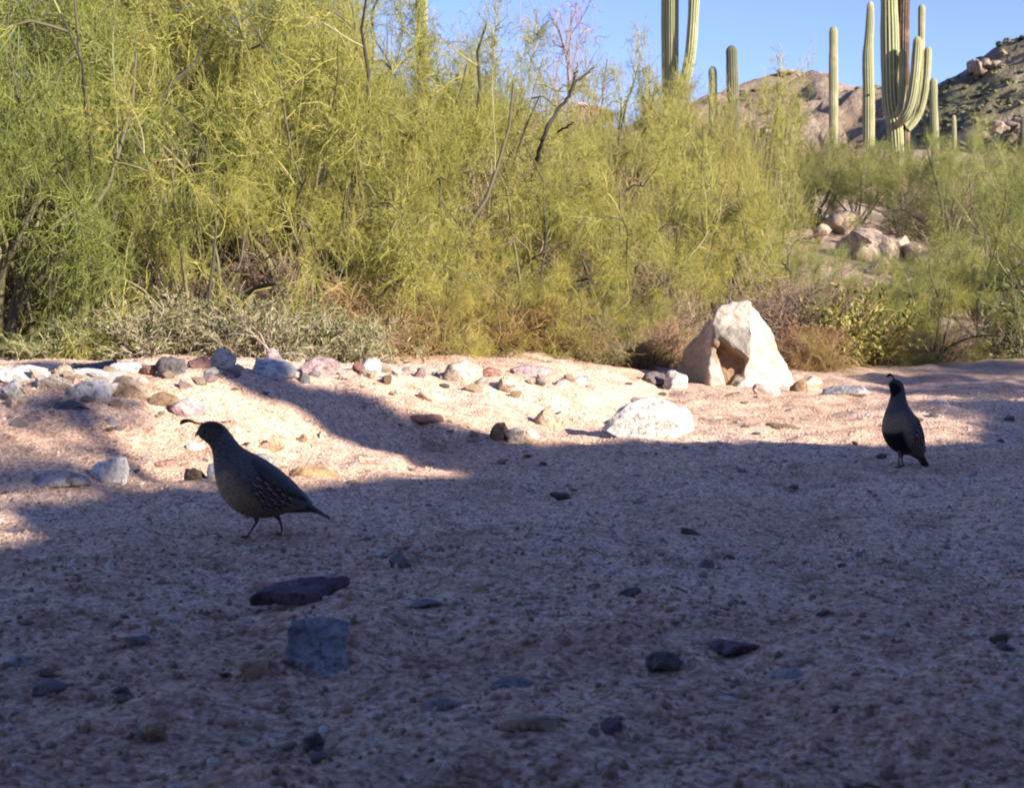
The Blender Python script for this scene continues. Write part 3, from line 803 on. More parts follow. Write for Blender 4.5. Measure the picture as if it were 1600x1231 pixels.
saguaro('smallest stub saguaro between the thick one and the round-topped one', 36, [(1114, 300), (1114, 160), (1114, 130), (1113, 104)], 6.5, seed=7)
saguaro('thin saguaro just right of the many-armed saguaro', 31, [(1462, 320), (1461, 230), (1459, 170), (1458, 122)], 6.0, seed=8)
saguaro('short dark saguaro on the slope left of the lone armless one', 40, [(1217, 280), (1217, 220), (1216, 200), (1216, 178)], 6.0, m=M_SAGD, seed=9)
saguaro('tiny saguaro beside the short dark one', 44, [(1237, 280), (1237, 225), (1236, 210), (1236, 195)], 5.0, seed=10)
saguaro('pale thin distant saguaro on the slope of the green hill', 46, [(1491, 300), (1491, 235), (1491, 205), (1490, 180)], 3.2, seed=11)
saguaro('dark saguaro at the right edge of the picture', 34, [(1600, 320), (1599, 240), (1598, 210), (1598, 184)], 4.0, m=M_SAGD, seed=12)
saguaro('saguaro stem rising behind the big middle bush at the top edge', 26, [(660, 250), (660, 100), (659, 40), (658, -40), (658, -90)], 9.5, seed=13)

# ------------------------------------------------------------------ palo verde and other woody plants
def palo_verde(name, seed, H, R, counts, droop=0.05, twig_r=0.0016, sparse=False, wood=M_LIMB, leaf=M_VERDE, upright=0.0):
    r = np.random.default_rng(seed)
    n1, n2, n3, n4 = counts
    az = np.arange(n1) * 2.399 + r.uniform(0, 1, n1)
    inc = r.uniform(0.10, 1.10, n1) * (1 - upright)
    d = np.stack([np.sin(inc) * np.cos(az) * R / H * 1.3, np.sin(inc) * np.sin(az) * R / H * 1.3, np.cos(inc)], -1)
    st = np.stack([r.normal(0, .04, n1), r.normal(0, .04, n1), np.full(n1, -0.05)], -1)
    P1 = shoot(st, d, r.uniform(0.55, 0.85, n1) * H * 0.95, 10, (0, 0, -droop * 0.5), 0.2, r)
    R1 = np.linspace(1, 0.25, 10)[None] * r.uniform(0.007, 0.015, n1)[:, None] * H
    P2, R2 = sprout(P1, R1, n2, 0.25, 1.0, 0.20 * H, 0.42 * H, 0.6, 1.5, 8, (0, 0, 0.0 - droop * 0.8), 0.26, 0.0018 * H, 0.0032 * H, r, 0.75)
    P3, R3 = sprout(P2, R2, n3, 0.35, 1.0, 0.06 * H, 0.15 * H, 0.5, 1.5, 5, (0, 0, 0.0 - droop * 0.5), 0.28, twig_r * 1.1, twig_r * 1.9, r, 0.75)
    P4, R4 = sprout(P3, R3, n4, 0.15, 1.0, 0.010 * H, 0.042 * H, 0.5, 1.4, 3, (0, 0, 0.0 - droop * 0.2), 0.30, twig_r * 0.65, twig_r * 1.15, r, 0.8)
    tipz = np.percentile(P4[..., 2], 98.5); tipr = np.percentile(np.hypot(P4[..., 0], P4[..., 1]), 95)
    fit = np.array([R / tipr, R / tipr, H / tipz])
    P1, P2, P3, P4 = P1 * fit, P2 * fit, P3 * fit, P4 * fit
    for Pk in (P2, P3, P4): Pk[..., 2] = np.where(Pk[..., 2] < 0.03, 0.03 + 0.25 * np.abs(Pk[..., 2]), Pk[..., 2])
    root = empty(name)
    mb = MB(); add_tubes(mb, P1, R1, r.uniform(0.0, 0.7, n1), 6)
    k = n2 // 3
    add_tubes(mb, P2[:k], R2[:k] * 1.3, r.uniform(0.1, 0.8, k), 4)
    put('trunk', mb.mesh('trunk', wood), root)
    mb = MB()
    add_tubes(mb, P2[k:], R2[k:], r.uniform(0.55, 1.0, n2 - k), 4)
    add_tubes(mb, P3, R3, np.clip(r.normal(0.62, 0.2, n3), 0, 1), 3)
    patch = 0.18 * fbm(P4[:, 1, 0] * 2.5, P4[:, 1, 1] * 2.5, P4[:, 1, 2] * 2.5, octv=2, seed=seed)
    add_tubes(mb, P4, R4, np.clip(r.normal(0.47, 0.17, n4) + patch, 0, 1), 3)
    put('crown', mb.mesh('crown', leaf), root)
    return root

PROTO_R = [1.15, 1.25, 1.1, 1.3, 0.75]
PROTO = [palo_verde('palo_verde', 11, 2.0, 1.15, (11, 38, 2300, 17500), 0.04),
         palo_verde('palo_verde', 12, 2.0, 1.25, (11, 36, 2300, 17500), 0.08),
         palo_verde('palo_verde', 13, 2.0, 1.1, (12, 40, 2200, 15500), 0.0, upright=0.1),
         palo_verde('palo_verde', 14, 2.0, 1.3, (13, 44, 2400, 17500), 0.12),
         palo_verde('palo_verde', 15, 2.0, 0.75, (8, 40, 900, 5500), 0.0, twig_r=0.0022, upright=0.1)]
used = [False] * len(PROTO)
def place(pi, px, top, half, D, label, tint=(1, 1, 1), rz=0.0, group='palo verdes along the wash', cat='tree'):
    """px and top in photo pixels fix the height, half is the half width of the crown in pixels"""
    root = PROTO[pi] if not used[pi] else copy_tree(PROTO[pi])
    used[pi] = True
    x = (px - 800) / F * D; g = gz(x, D) - 0.02
    H = at(px, top, D)[2] - g; W0 = half * D / F; W = max(W0, 0.42 * H * PROTO_R[pi])
    H = max(H, 0.35)
    root.location = (x, D, g); root.rotation_euler = (0, 0, 0.35 * math.sin(rz) + (math.pi if math.cos(rz) < 0 else 0))
    root.scale = (W / PROTO_R[pi], (0.5 * W + 0.5 * W0) / PROTO_R[pi], H / 2.0)
    tag(root, label, cat, group)
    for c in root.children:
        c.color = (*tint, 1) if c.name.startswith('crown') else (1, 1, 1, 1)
    return root
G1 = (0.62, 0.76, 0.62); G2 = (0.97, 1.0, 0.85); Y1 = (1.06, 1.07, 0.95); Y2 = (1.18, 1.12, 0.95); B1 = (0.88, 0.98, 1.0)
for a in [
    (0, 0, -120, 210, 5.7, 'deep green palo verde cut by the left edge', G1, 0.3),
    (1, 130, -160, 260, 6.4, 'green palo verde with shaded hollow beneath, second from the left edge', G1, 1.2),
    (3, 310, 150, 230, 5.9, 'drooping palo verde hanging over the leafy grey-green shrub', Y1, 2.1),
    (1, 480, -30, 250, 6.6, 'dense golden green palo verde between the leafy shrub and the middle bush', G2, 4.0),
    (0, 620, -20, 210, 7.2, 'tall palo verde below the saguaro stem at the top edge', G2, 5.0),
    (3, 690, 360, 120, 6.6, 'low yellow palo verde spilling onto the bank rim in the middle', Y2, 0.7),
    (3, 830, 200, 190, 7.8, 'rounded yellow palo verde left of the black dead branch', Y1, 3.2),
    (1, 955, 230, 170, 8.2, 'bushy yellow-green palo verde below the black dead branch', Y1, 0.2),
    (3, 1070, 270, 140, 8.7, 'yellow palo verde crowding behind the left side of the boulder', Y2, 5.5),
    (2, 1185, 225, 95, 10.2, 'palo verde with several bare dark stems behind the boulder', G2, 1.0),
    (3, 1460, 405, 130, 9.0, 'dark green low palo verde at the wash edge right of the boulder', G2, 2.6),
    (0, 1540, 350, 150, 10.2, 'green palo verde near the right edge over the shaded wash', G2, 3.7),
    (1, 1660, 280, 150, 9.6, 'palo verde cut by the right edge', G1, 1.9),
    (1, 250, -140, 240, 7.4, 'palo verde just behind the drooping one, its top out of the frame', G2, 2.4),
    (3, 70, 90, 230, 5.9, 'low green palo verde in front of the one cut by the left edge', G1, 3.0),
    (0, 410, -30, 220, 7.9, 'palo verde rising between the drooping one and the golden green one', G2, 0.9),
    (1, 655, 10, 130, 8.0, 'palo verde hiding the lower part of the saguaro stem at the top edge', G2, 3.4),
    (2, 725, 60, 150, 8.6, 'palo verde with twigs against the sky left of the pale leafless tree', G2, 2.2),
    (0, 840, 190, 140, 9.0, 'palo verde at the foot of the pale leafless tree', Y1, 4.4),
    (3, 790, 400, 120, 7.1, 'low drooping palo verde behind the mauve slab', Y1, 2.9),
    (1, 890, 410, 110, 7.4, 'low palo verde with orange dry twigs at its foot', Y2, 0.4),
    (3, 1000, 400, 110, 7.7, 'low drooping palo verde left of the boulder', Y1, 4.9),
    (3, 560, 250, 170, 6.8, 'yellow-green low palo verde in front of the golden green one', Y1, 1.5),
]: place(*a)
bgk = [
    (2, 60, -220, 260, 9.0, 'tall palo verde filling the top left corner'), (1, 160, -180, 300, 8.4, 'tall palo verde high at the left behind the green one'), (3, 330, -120, 280, 9.0, 'tall wide palo verde high at the left behind the drooping one'), (1, 480, -60, 220, 8.8, 'palo verde behind the golden green one near the saguaro stem'), (0, 1120, 170, 120, 10.5, 'palo verde standing on the slope above the boulder'), (0, 230, -200, 260, 9.2, 'tall palo verde behind the drooping one at upper left'),
    (1, 400, -80, 220, 9.4, 'palo verde with a sky gap in its crown at upper left'), (2, 540, -40, 190, 9.8, 'palo verde behind the golden green one'),
    (4, 740, 60, 110, 12.5, 'thin palo verde left of the pale leafless tree'), (2, 800, 110, 130, 12.0, 'palo verde on the slope behind the middle bushes'),
    (4, 960, 60, 80, 15.0, 'feathery tree right of the pale leafless tree'), (2, 1030, 105, 95, 16.0, 'palo verde at the foot of the thick two-stemmed saguaro'),
    (4, 1095, 100, 70, 20.0, 'thin tree standing before the tall saguaro arm'), (2, 1140, 125, 100, 14.0, 'greyish palo verde below the round-topped saguaro'),
    (4, 1190, 90, 80, 18.0, 'feathery dark tree right of the round-topped saguaro'), (2, 1270, 235, 80, 21.0, 'palo verde below the lone armless saguaro'),
    (0, 1335, 215, 80, 21.0, 'palo verde at the foot of the slender saguaro'), (2, 1405, 222, 85, 20.0, 'palo verde covering the base of the many-armed saguaro'),
    (1, 1480, 200, 95, 17.0, 'palo verde right of the many-armed saguaro'), (0, 1555, 230, 95, 15.5, 'bright green palo verde below the rock ledge'),
    (2, 1620, 225, 80, 14.0, 'palo verde by the dark saguaro at the right edge'), (3, 1530, 320, 90, 12.5, 'palo verde right of the rocky outcrop'),
    (3, 1275, 395, 70, 9.6, 'low palo verde below the left end of the rocky outcrop'), (1, 880, 200, 120, 10.5, 'yellow palo verde under the black dead branch on the slope'),
    (0, 1315, 388, 60, 11.4, 'small palo verde at the lower left of the rocky outcrop'), (1, 1400, 398, 60, 11.0, 'small palo verde at the foot of the rocky outcrop'), (2, 1450, 375, 60, 11.8, 'small palo verde at the lower right of the rocky outcrop'),
    (3, 1350, 432, 85, 9.0, 'low olive palo verde just below the rocky outcrop'), (1, 1405, 438, 90, 9.2, 'dark low palo verde between the outcrop and the wash'), (3, 1300, 440, 75, 8.7, 'low palo verde right of the boulder top'), (2, 1235, 380, 60, 12.8, 'palo verde closing the left side of the rocky outcrop'), (1, 1495, 370, 70, 13.2, 'palo verde closing the right side of the rocky outcrop'),
    (0, 1170, 330, 100, 11.5, 'palo verde behind the reddish rock'), (3, 660, 150, 150, 10.5, 'palo verde half hidden behind the middle bushes'),
]
rr = random.Random(4)
for a in bgk:
    right = a[1] > 1230
    place(*a, tint=(B1 if right else rr.choice([G2, Y1, (1, 0.95, 0.9)])), rz=rr.uniform(0, 6.28), group='palo verdes on the slope')

# low shrubs far up the slope
def bursage():
    r = np.random.default_rng(77); protos = []
    for k in range(3):
        P1 = shoot(np.zeros((40, 3)), unit(np.stack([r.normal(0, 1, 40), r.normal(0, 1, 40), r.uniform(.3, 1.2, 40)], -1)), r.uniform(.25, .5, 40), 5, (0, 0, .05), .2, r)
        P2, R2 = sprout(P1, None, 700, 0.2, 1, 0.06, 0.18, 0.3, 1.1, 4, (0, 0, 0.05), 0.2, 0.0012, 0.0022, r)
        mb = MB(); add_tubes(mb, P1, np.full((40, 5), .0028), r.random(40) * .5, 3); add_tubes(mb, P2, R2, np.clip(r.normal(.45, .25, 700), 0, 1), 3)
        protos.append(mb.mesh('bursage_shrub', M_VERDE))
    n = 0
    while n < 80:
        px = r.uniform(550, 1620); D = r.uniform(13, 36)
        if n >= 45: px = r.uniform(1180, 1620); D = r.uniform(20, 36)
        if 1260 < px < 1450 and D < 24: continue
        x = (px - 800) / F * D
        o = put('bursage_shrub', protos[n % 3], loc=(x, D, gz(x, D) - .03), rot=(0, 0, r.uniform(0, 6.28)), scale=(r.uniform(1.2, 2.6),) * 3)
        g = r.uniform(.6, 1.0); o.color = (g * 0.95, g * .88, g * r.uniform(.8, 1.2), 1)
        tag(o, 'low twiggy shrub on the slope behind the middle trees' if px < 1180 else 'low twiggy shrub on the slope below the saguaros at right', 'shrub', 'low shrubs on the slope, middle' if px < 1180 else 'low shrubs on the slope, right'); n += 1
bursage()

# leafless pale tree and the black dead branch
pale = palo_verde('leafless_tree', 31, 2.4, 0.9, (7, 60, 420, 1500), 0.0, twig_r=0.0026, wood=M_DRY, leaf=M_DRY, upright=0.35)
x = (885 - 800) / F * 14.0
pale.location = (x, 14.0, gz(x, 14.0)); tag(pale, 'pale pinkish leafless tree rising against the sky in the middle', 'tree')
pale.scale = (0.62, 0.62, (at(885, -25, 14.0)[2] - gz(x, 14.0)) / 2.4)
for c in pale.children: c.color = (1.0, 0.9, 0.9, 1)
def dead_branch():
    D = 7.3
    pts = [(845, 222), (860, 196), (872, 172), (890, 150), (898, 125), (930, 106)]
    base = at(845, 330, D); g = gz(base[0], D)
    root = empty('dead_branch', (base[0], D, g)); org = np.array([base[0], D, g])
    m, nt, b = mat('black_bark'); n = noise(nt, 30, 5, .7, obj_pos(nt))
    nt.links.new(ramp(nt, n.outputs['Fac'], [(.3, (.012, .010, .010)), (.7, (.05, .042, .036))]), b.inputs['Base Color'])
    def tube(pp, r0, r1, nm):
        P = np.array([at(px, py, D + dd) - org for px, py, dd in pp]); n_ = len(P)
        u = np.linspace(0, n_ - 1, n_ * 4); Q = np.stack([np.interp(u, np.arange(n_), P[:, k]) for k in range(3)], -1)
        Q[1:-1] += np.random.default_rng(len(pp)).normal(0, .004, (len(Q) - 2, 3))
        mb = MB(); add_tubes(mb, Q[None], np.linspace(r0, r1, len(Q))[None], np.array([.2]), 7); put(nm, mb.mesh(nm, m), root)
    tube([(838, 250, .1), (847, 220, 0), (858, 196, 0), (872, 172, .1), (891, 148, .1), (897, 122, .1)], .013, .008, 'trunk')
    tube([(895, 130, .1), (910, 120, .15), (929, 106, .2)], .008, .004, 'branch')
    tube([(897, 122, .1), (900, 108, .1), (903, 98, .1)], .006, .002, 'branch')
    tube([(872, 206, 0), (888, 196, -.1), (897, 192, -.15)], .007, .003, 'branch')
    tag(root, 'black crooked dead branch poking up between the middle bushes', 'branch')
dead_branch()

# leafy grey-green shrubs under the left trees
def leafy(seed, R, H, nleaf, leaf_mat, lw=0.006, ll=0.05, stems=60):
    r = np.random.default_rng(seed)
    az = r.uniform(0, 2 * np.pi, stems); inc = r.uniform(0.1, 1.25, stems)
    d = np.stack([np.sin(inc) * np.cos(az), np.sin(inc) * np.sin(az), np.cos(inc)], -1)
    st = np.stack([r.normal(0, R * .3, stems), r.normal(0, R * .25, stems), np.full(stems, -.02)], -1)
    P1 = shoot(st, d, r.uniform(.6, 1.1, stems) * H, 7, (0, 0, .02), .2, r)
    P2, R2 = sprout(P1, None, stems * 6, .2, 1, .2 * H, .5 * H, .3, 1.0, 5, (0, 0, 0.0), .2, .0015, .003, r)
    root = empty('leafy_shrub')
    mb = MB(); add_tubes(mb, P1, np.linspace(.005, .002, 7)[None].repeat(stems, 0), r.uniform(.2, 1, stems), 4); add_tubes(mb, P2, R2, r.uniform(.4, 1, len(P2)), 3)
    put('stem', mb.mesh('stem', M_DRY), root)
    C, _ = sprout(P2, None, nleaf, .1, 1, ll * .5, ll * 1.3, .4, 1.2, 4, (0, 0, -.12), .12, 1, 1, r)
    T = unit(C[:, 1] - C[:, 0]); side = unit(np.cross(T, r.normal(0, 1, (nleaf, 3)))); nrm = np.cross(T, side)
    w = lw * r.uniform(.6, 1.3, nleaf)[:, None]
    rows = []
    for k, f in enumerate((0.35, 1.0, 0.75, 0.06)):
        rows += [C[:, k] - side * w * f + nrm * w * .35 * f, C[:, k], C[:, k] + side * w * f + nrm * w * .35 * f]
    V = np.stack(rows, 1)
    base = (np.arange(nleaf) * 12)[:, None, None]
    fq = np.array([[3 * k + j, 3 * k + j + 1, 3 * k + j + 4, 3 * k + j + 3] for k in range(3) for j in range(2)])
    mb = MB(); mb.add(V, (fq[None] + base).reshape(-1, 4), tint=np.repeat(np.clip(r.normal(.55, .25, nleaf), 0, 1), 12))
    put('foliage', mb.mesh('foliage', leaf_mat), root)
    return root
LF = leafy(1, .34, .34, 3400, M_LEAFY, lw=.0034, ll=.036, stems=70)
first = True
for px, D, sc, rz, tint, lab in [(250, 5.35, 1.15, 0.3, (1, 1, 1), 'grey-green leafy shrub on the rim left of the cream upright stone'), (400, 5.3, 1.1, 1.8, (1, 1, 1), 'grey-green leafy shrub behind the mauve pointed stone'),
                                 (530, 5.45, 1.0, 3.0, (.95, 1, .9), 'leafy shrub at the right end of the leafy clump'), (120, 5.3, .85, 4.1, (.95, 1.05, .8), 'pale leafy shrub at the left above the blackish rim stone'),
                                 (335, 5.75, 1.1, 5.0, (.9, .92, .9), 'taller leafy shrub behind the rim stones'), (470, 5.85, 1.0, 2.3, (.9, .9, .85), 'leafy shrub under the golden green palo verde')]:
    o = LF if first else copy_tree(LF); first = False
    D += 0.15; x = (px - 800) / F * D
    o.location = (x, D, gz(x, D) - .01); o.rotation_euler = (0, 0, rz); o.scale = (sc * .8, sc * .8, sc * .68)
    tag(o, lab, 'shrub', 'leafy shrubs under the trees')
    for c in o.children: c.color = (*tint, 1)
LY = leafy(2, .22, .40, 900, M_LEAFY, lw=.007, ll=.04, stems=34)
first = True
for px, D, sc, tint, lab in [(1310, 8.4, 1.2, (1.0, .95, .45), 'yellow-leaved small plant right of the reddish dry shrub'), (1365, 8.6, 1.0, (.9, .9, .4), 'yellow-leaved small plant under the dark green palo verde'), (1600, 9.2, 1.25, (.5, .6, .45), 'dark leafy shrub at the right edge of the wash')]:
    o = LY if first else copy_tree(LY); first = False
    x = (px - 800) / F * D
    o.location = (x, D, gz(x, D) - .01); o.rotation_euler = (0, 0, px * .01); o.scale = (sc,) * 3
    tag(o, lab, 'plant', 'small leafy plants at the wash edge')
    for c in o.children: c.color = (*tint, 1)

# dry twiggy shrubs at the foot of the trees
def dry_shrub(seed):
    r = np.random.default_rng(seed); n = 70
    az = r.uniform(0, 2 * np.pi, n); inc = r.uniform(.1, 1.35, n)
    d = np.stack([np.sin(inc) * np.cos(az), np.sin(inc) * np.sin(az), np.cos(inc)], -1)
    P1 = shoot(np.stack([r.normal(0, .08, n), r.normal(0, .08, n), np.full(n, -.02)], -1), d, r.uniform(.2, .42, n), 6, (0, 0, .0), .22, r)
    P2, R2 = sprout(P1, None, 800, .1, 1, .06, .2, .3, 1.1, 5, (0, 0, .0), .25, .001, .0022, r)
    P3, R3 = sprout(P2, None, 2600, .1, 1, .02, .08, .3, 1.1, 3, (0, 0, .0), .2, .0008, .0016, r)
    mb = MB(); add_tubes(mb, P1, np.linspace(.004, .0015, 6)[None].repeat(n, 0), r.uniform(0, .6, n), 4)
    add_tubes(mb, P2, R2, r.uniform(.2, 1, 800), 3); add_tubes(mb, P3, R3, r.uniform(.2, 1, 2600), 3)
    return mb.mesh('dry_shrub', M_DRY)
DS = [dry_shrub(1), dry_shrub(2)]
for k, (px, D, sc, tint, lab) in enumerate([
    (770, 6.9, 1.1, (1.05, .9, .45), 'orange-tinged dry shrub under the middle bush'), (850, 7.0, 1.0, (1.0, .85, .42), 'orange-brown dry shrub at the foot of the middle bushes'),
    (910, 7.0, .9, (.7, .8, .5), 'olive twiggy shrub left of the pink dry grass patch'), (975, 7.1, .9, (.85, .85, .55), 'greenish dry shrub on the rim between slab and boulder'),
    (1030, 7.3, .95, (1.1, .85, .7), 'pinkish dry shrub touching the left of the boulder'), (1255, 7.9, 0.95, (1.0, .66, .58), 'reddish dry shrub right of the boulder'),
    (1275, 7.7, .8, (.95, .85, .4), 'low yellowish dry shrub in front of the reddish one'), (1215, 8.6, 1.4, (.9, .75, .75), 'greyish dry shrub above and behind the boulder'),
    (1400, 8.5, .8, (.75, .6, .55), 'dry shrub at the foot of the dark green palo verde'), (1470, 8.9, 1.0, (.7, .62, .58), 'grey dry shrub under the right trees'),
    (1540, 9.2, .9, (.8, .65, .55), 'brownish dry shrub at the shaded end of the wash'), (420, 6.2, 1.5, (.95, .85, .8), 'grey-brown dry shrub hidden behind the leafy shrubs'),
    (300, 6.1, 1.6, (.85, .75, .75), 'grey dry shrub beneath the drooping palo verde'), (580, 6.2, 1.2, (1.1, .95, .6), 'straw-coloured dry shrub right of the leafy clump'),
    (640, 6.3, .9, (1.1, 1.0, .55), 'straw-coloured dry tuft under the low yellow palo verde'), (60, 6.0, 1.2, (.7, .75, .5), 'dark dry shrub in the shade at the left edge'),
]):
    x = (px - 800) / F * D
    sc *= 0.8; D += 0.25; x = (px - 800) / F * D
    o = put('dry_shrub', DS[k % 2], loc=(x, D, gz(x, D)), rot=(0, 0, k * 1.3), scale=(sc,) * 3); o.color = (*tint, 1)
    tag(o, lab, 'shrub', 'dry shrubs at the foot of the trees')

for k, (px, D, sc, tint, lab) in enumerate([
    (1100, 13.0, 2.6, (.75, .66, .66), 'big grey leafless bush on the slope below the round-topped saguaro'), (640, 8.2, 2.6, (.8, .72, .66), 'grey dead bush showing between the middle palo verdes'),
    (720, 9.2, 3.0, (.72, .62, .6), 'brown-grey dead bush high behind the low yellow palo verde'), (1215, 8.8, 1.5, (.85, .72, .7), 'greyish purple bush above the boulder top'),
    (1460, 18, 2.4, (.7, .66, .6), 'grey bush on the slope right of the rocky outcrop'), (910, 13, 2.6, (.95, .72, .6), 'rusty leafless bush below the pale leafless tree'),
    (200, 7.2, 3.2, (.6, .58, .52), 'dark dead bush deep behind the left palo verdes'), (1000, 8.0, 1.5, (.8, .74, .62), 'grey-brown twiggy bush left of the boulder top'),
    (540, 7.6, 2.4, (.75, .7, .6), 'tangled dead bush inside the golden green palo verde')]):
    x = (px - 800) / F * D
    o = put('dead_bush', DS[k % 2], loc=(x, D, gz(x, D)), rot=(0, 0, k * 2.1), scale=(sc,) * 3); o.color = (*tint, 1)
    tag(o, lab, 'bush', 'dead bushes among the trees')

# ------------------------------------------------------------------ trees on the bank behind the camera: they dapple the sand
def shade_tree(name, loc, crowns, nleaf, seed, label, leaf=0.035, trunk_r=0.11):
    r = np.random.default_rng(seed); loc = np.array(loc, float)
    root = empty(name, loc); tag(root, label, 'tree')
    mb = MB(); mbl = MB()
    for c, rad, dens in crowns:
        c = np.array(c) - loc; rad = np.array(rad)
        n = 5
        mid = c * 0.5 + r.normal(0, .12, 3)
        P = np.array([np.zeros(3) - [0, 0, .2], c * .22, mid, c * .8 + r.normal(0, .05, 3), c])[None]
        add_tubes(mb, P, np.linspace(trunk_r, .02, 5)[None], np.array([.2]), 7)
        m = max(6, int(nleaf * dens))
        tw = r.integers(8, 14)
        tips = c + unit(r.normal(0, 1, (40, 3))) * rad * r.uniform(.5, 1, (40, 1))
        add_tubes(mb, np.stack([np.broadcast_to(c, (40, 3)), (c + tips) / 2 + r.normal(0, .04, (40, 3)), tips], 1), np.tile(np.array([[.014, .008, .003]]), (40, 1)), np.full(40, .2), 4)
        q = c + unit(r.normal(0, 1, (m, 3))) * rad * (r.random((m, 1)) ** (1 / 2.4))
        a = unit(r.normal(0, 1, (m, 3))); b = unit(np.cross(a, r.normal(0, 1, (m, 3))))
        L = leaf * r.uniform(.6, 1.3, (m, 1))
        V = np.stack([q - a * L, q + b * L * .4, q + a * L, q - b * L * .4], 1)
        mbl.add(V, np.arange(m * 4).reshape(-1, 4), tint=np.repeat(r.random(m), 4))
    put('trunk', mb.mesh('trunk', M_LIMB), root); put('crown', mbl.mesh('crown', M_MESQ), root)
# one on the crest whose sparse crown dapples the left bank, with one denser tip
shade_tree('unseen_mesquite', ab(5.4, 1.9, 2.6), [(ab(5.2, 1.75, 3.36), (.3, .40, .22), .12), (ab(5.3, 1.15, 3.5), (.3, .35, .3), .16), (ab(5.2, 2.1, 3.62), (.2, .25, .12), .07), (ab(5.4, .3, 3.7), (.5, .5, .5), .6)], 2600, 1, 'mesquite tree on the bank behind the camera, thin crown', trunk_r=.05)
shade_tree('unseen_mesquite', ab(5.3, 3.05, 2.7), [(ab(5.1, 3.05, 3.2), (.2, .22, .16), 1.0), (ab(5.1, 2.92, 3.42), (.16, .18, .16), 1.0), (ab(5.1, 2.76, 3.66), (.15, .18, .17), 1.0), (ab(5.1, 2.6, 3.92), (.16, .2, .2), 1.0)], 1500, 2, 'mesquite sapling on the bank crest behind the camera', trunk_r=.05)
shade_tree('unseen_mesquite', ab(5.3, 7.0, 2.6), [(ab(5.2, 5.5, 2.92), (.5, .5, .03), .4), (ab(5.2, 6.5, 3.13), (.5, .5, .05), .7), (ab(5.2, 7.3, 3.3), (.5, .5, .12), .8), (ab(5.2, 8.3, 3.4), (.5, .6, .4), 1.0)], 2200, 3, 'spreading mesquite on the bank right of the camera', trunk_r=.07)
# unseen tree added over the camera to block sky light and darken the foreground
shade_tree('unseen_mesquite', (-0.1, -0.75, 0.0), [((0.2, -0.4, 2.2), (1.3, 1.1, .5), 1.0), ((1.3, -1.2, 2.4), (1.0, 1.1, .5), 1.0), ((-0.9, -1.2, 2.3), (1.0, 1.1, .5), 1.0), ((-0.3, 1.2, 1.45), (.8, .6, .25), .6), ((-1.2, 0.8, 1.5), (.7, .6, .3), .5), ((0.2, 0.3, 1.7), (.8, .7, .35), 1.0), ((0.4, -2.3, 2.4), (1.4, 1.1, .6), 1.0)], 9000, 4, 'unseen mesquite added behind the camera, its canopy darkening the foreground', leaf=.05, trunk_r=.14)

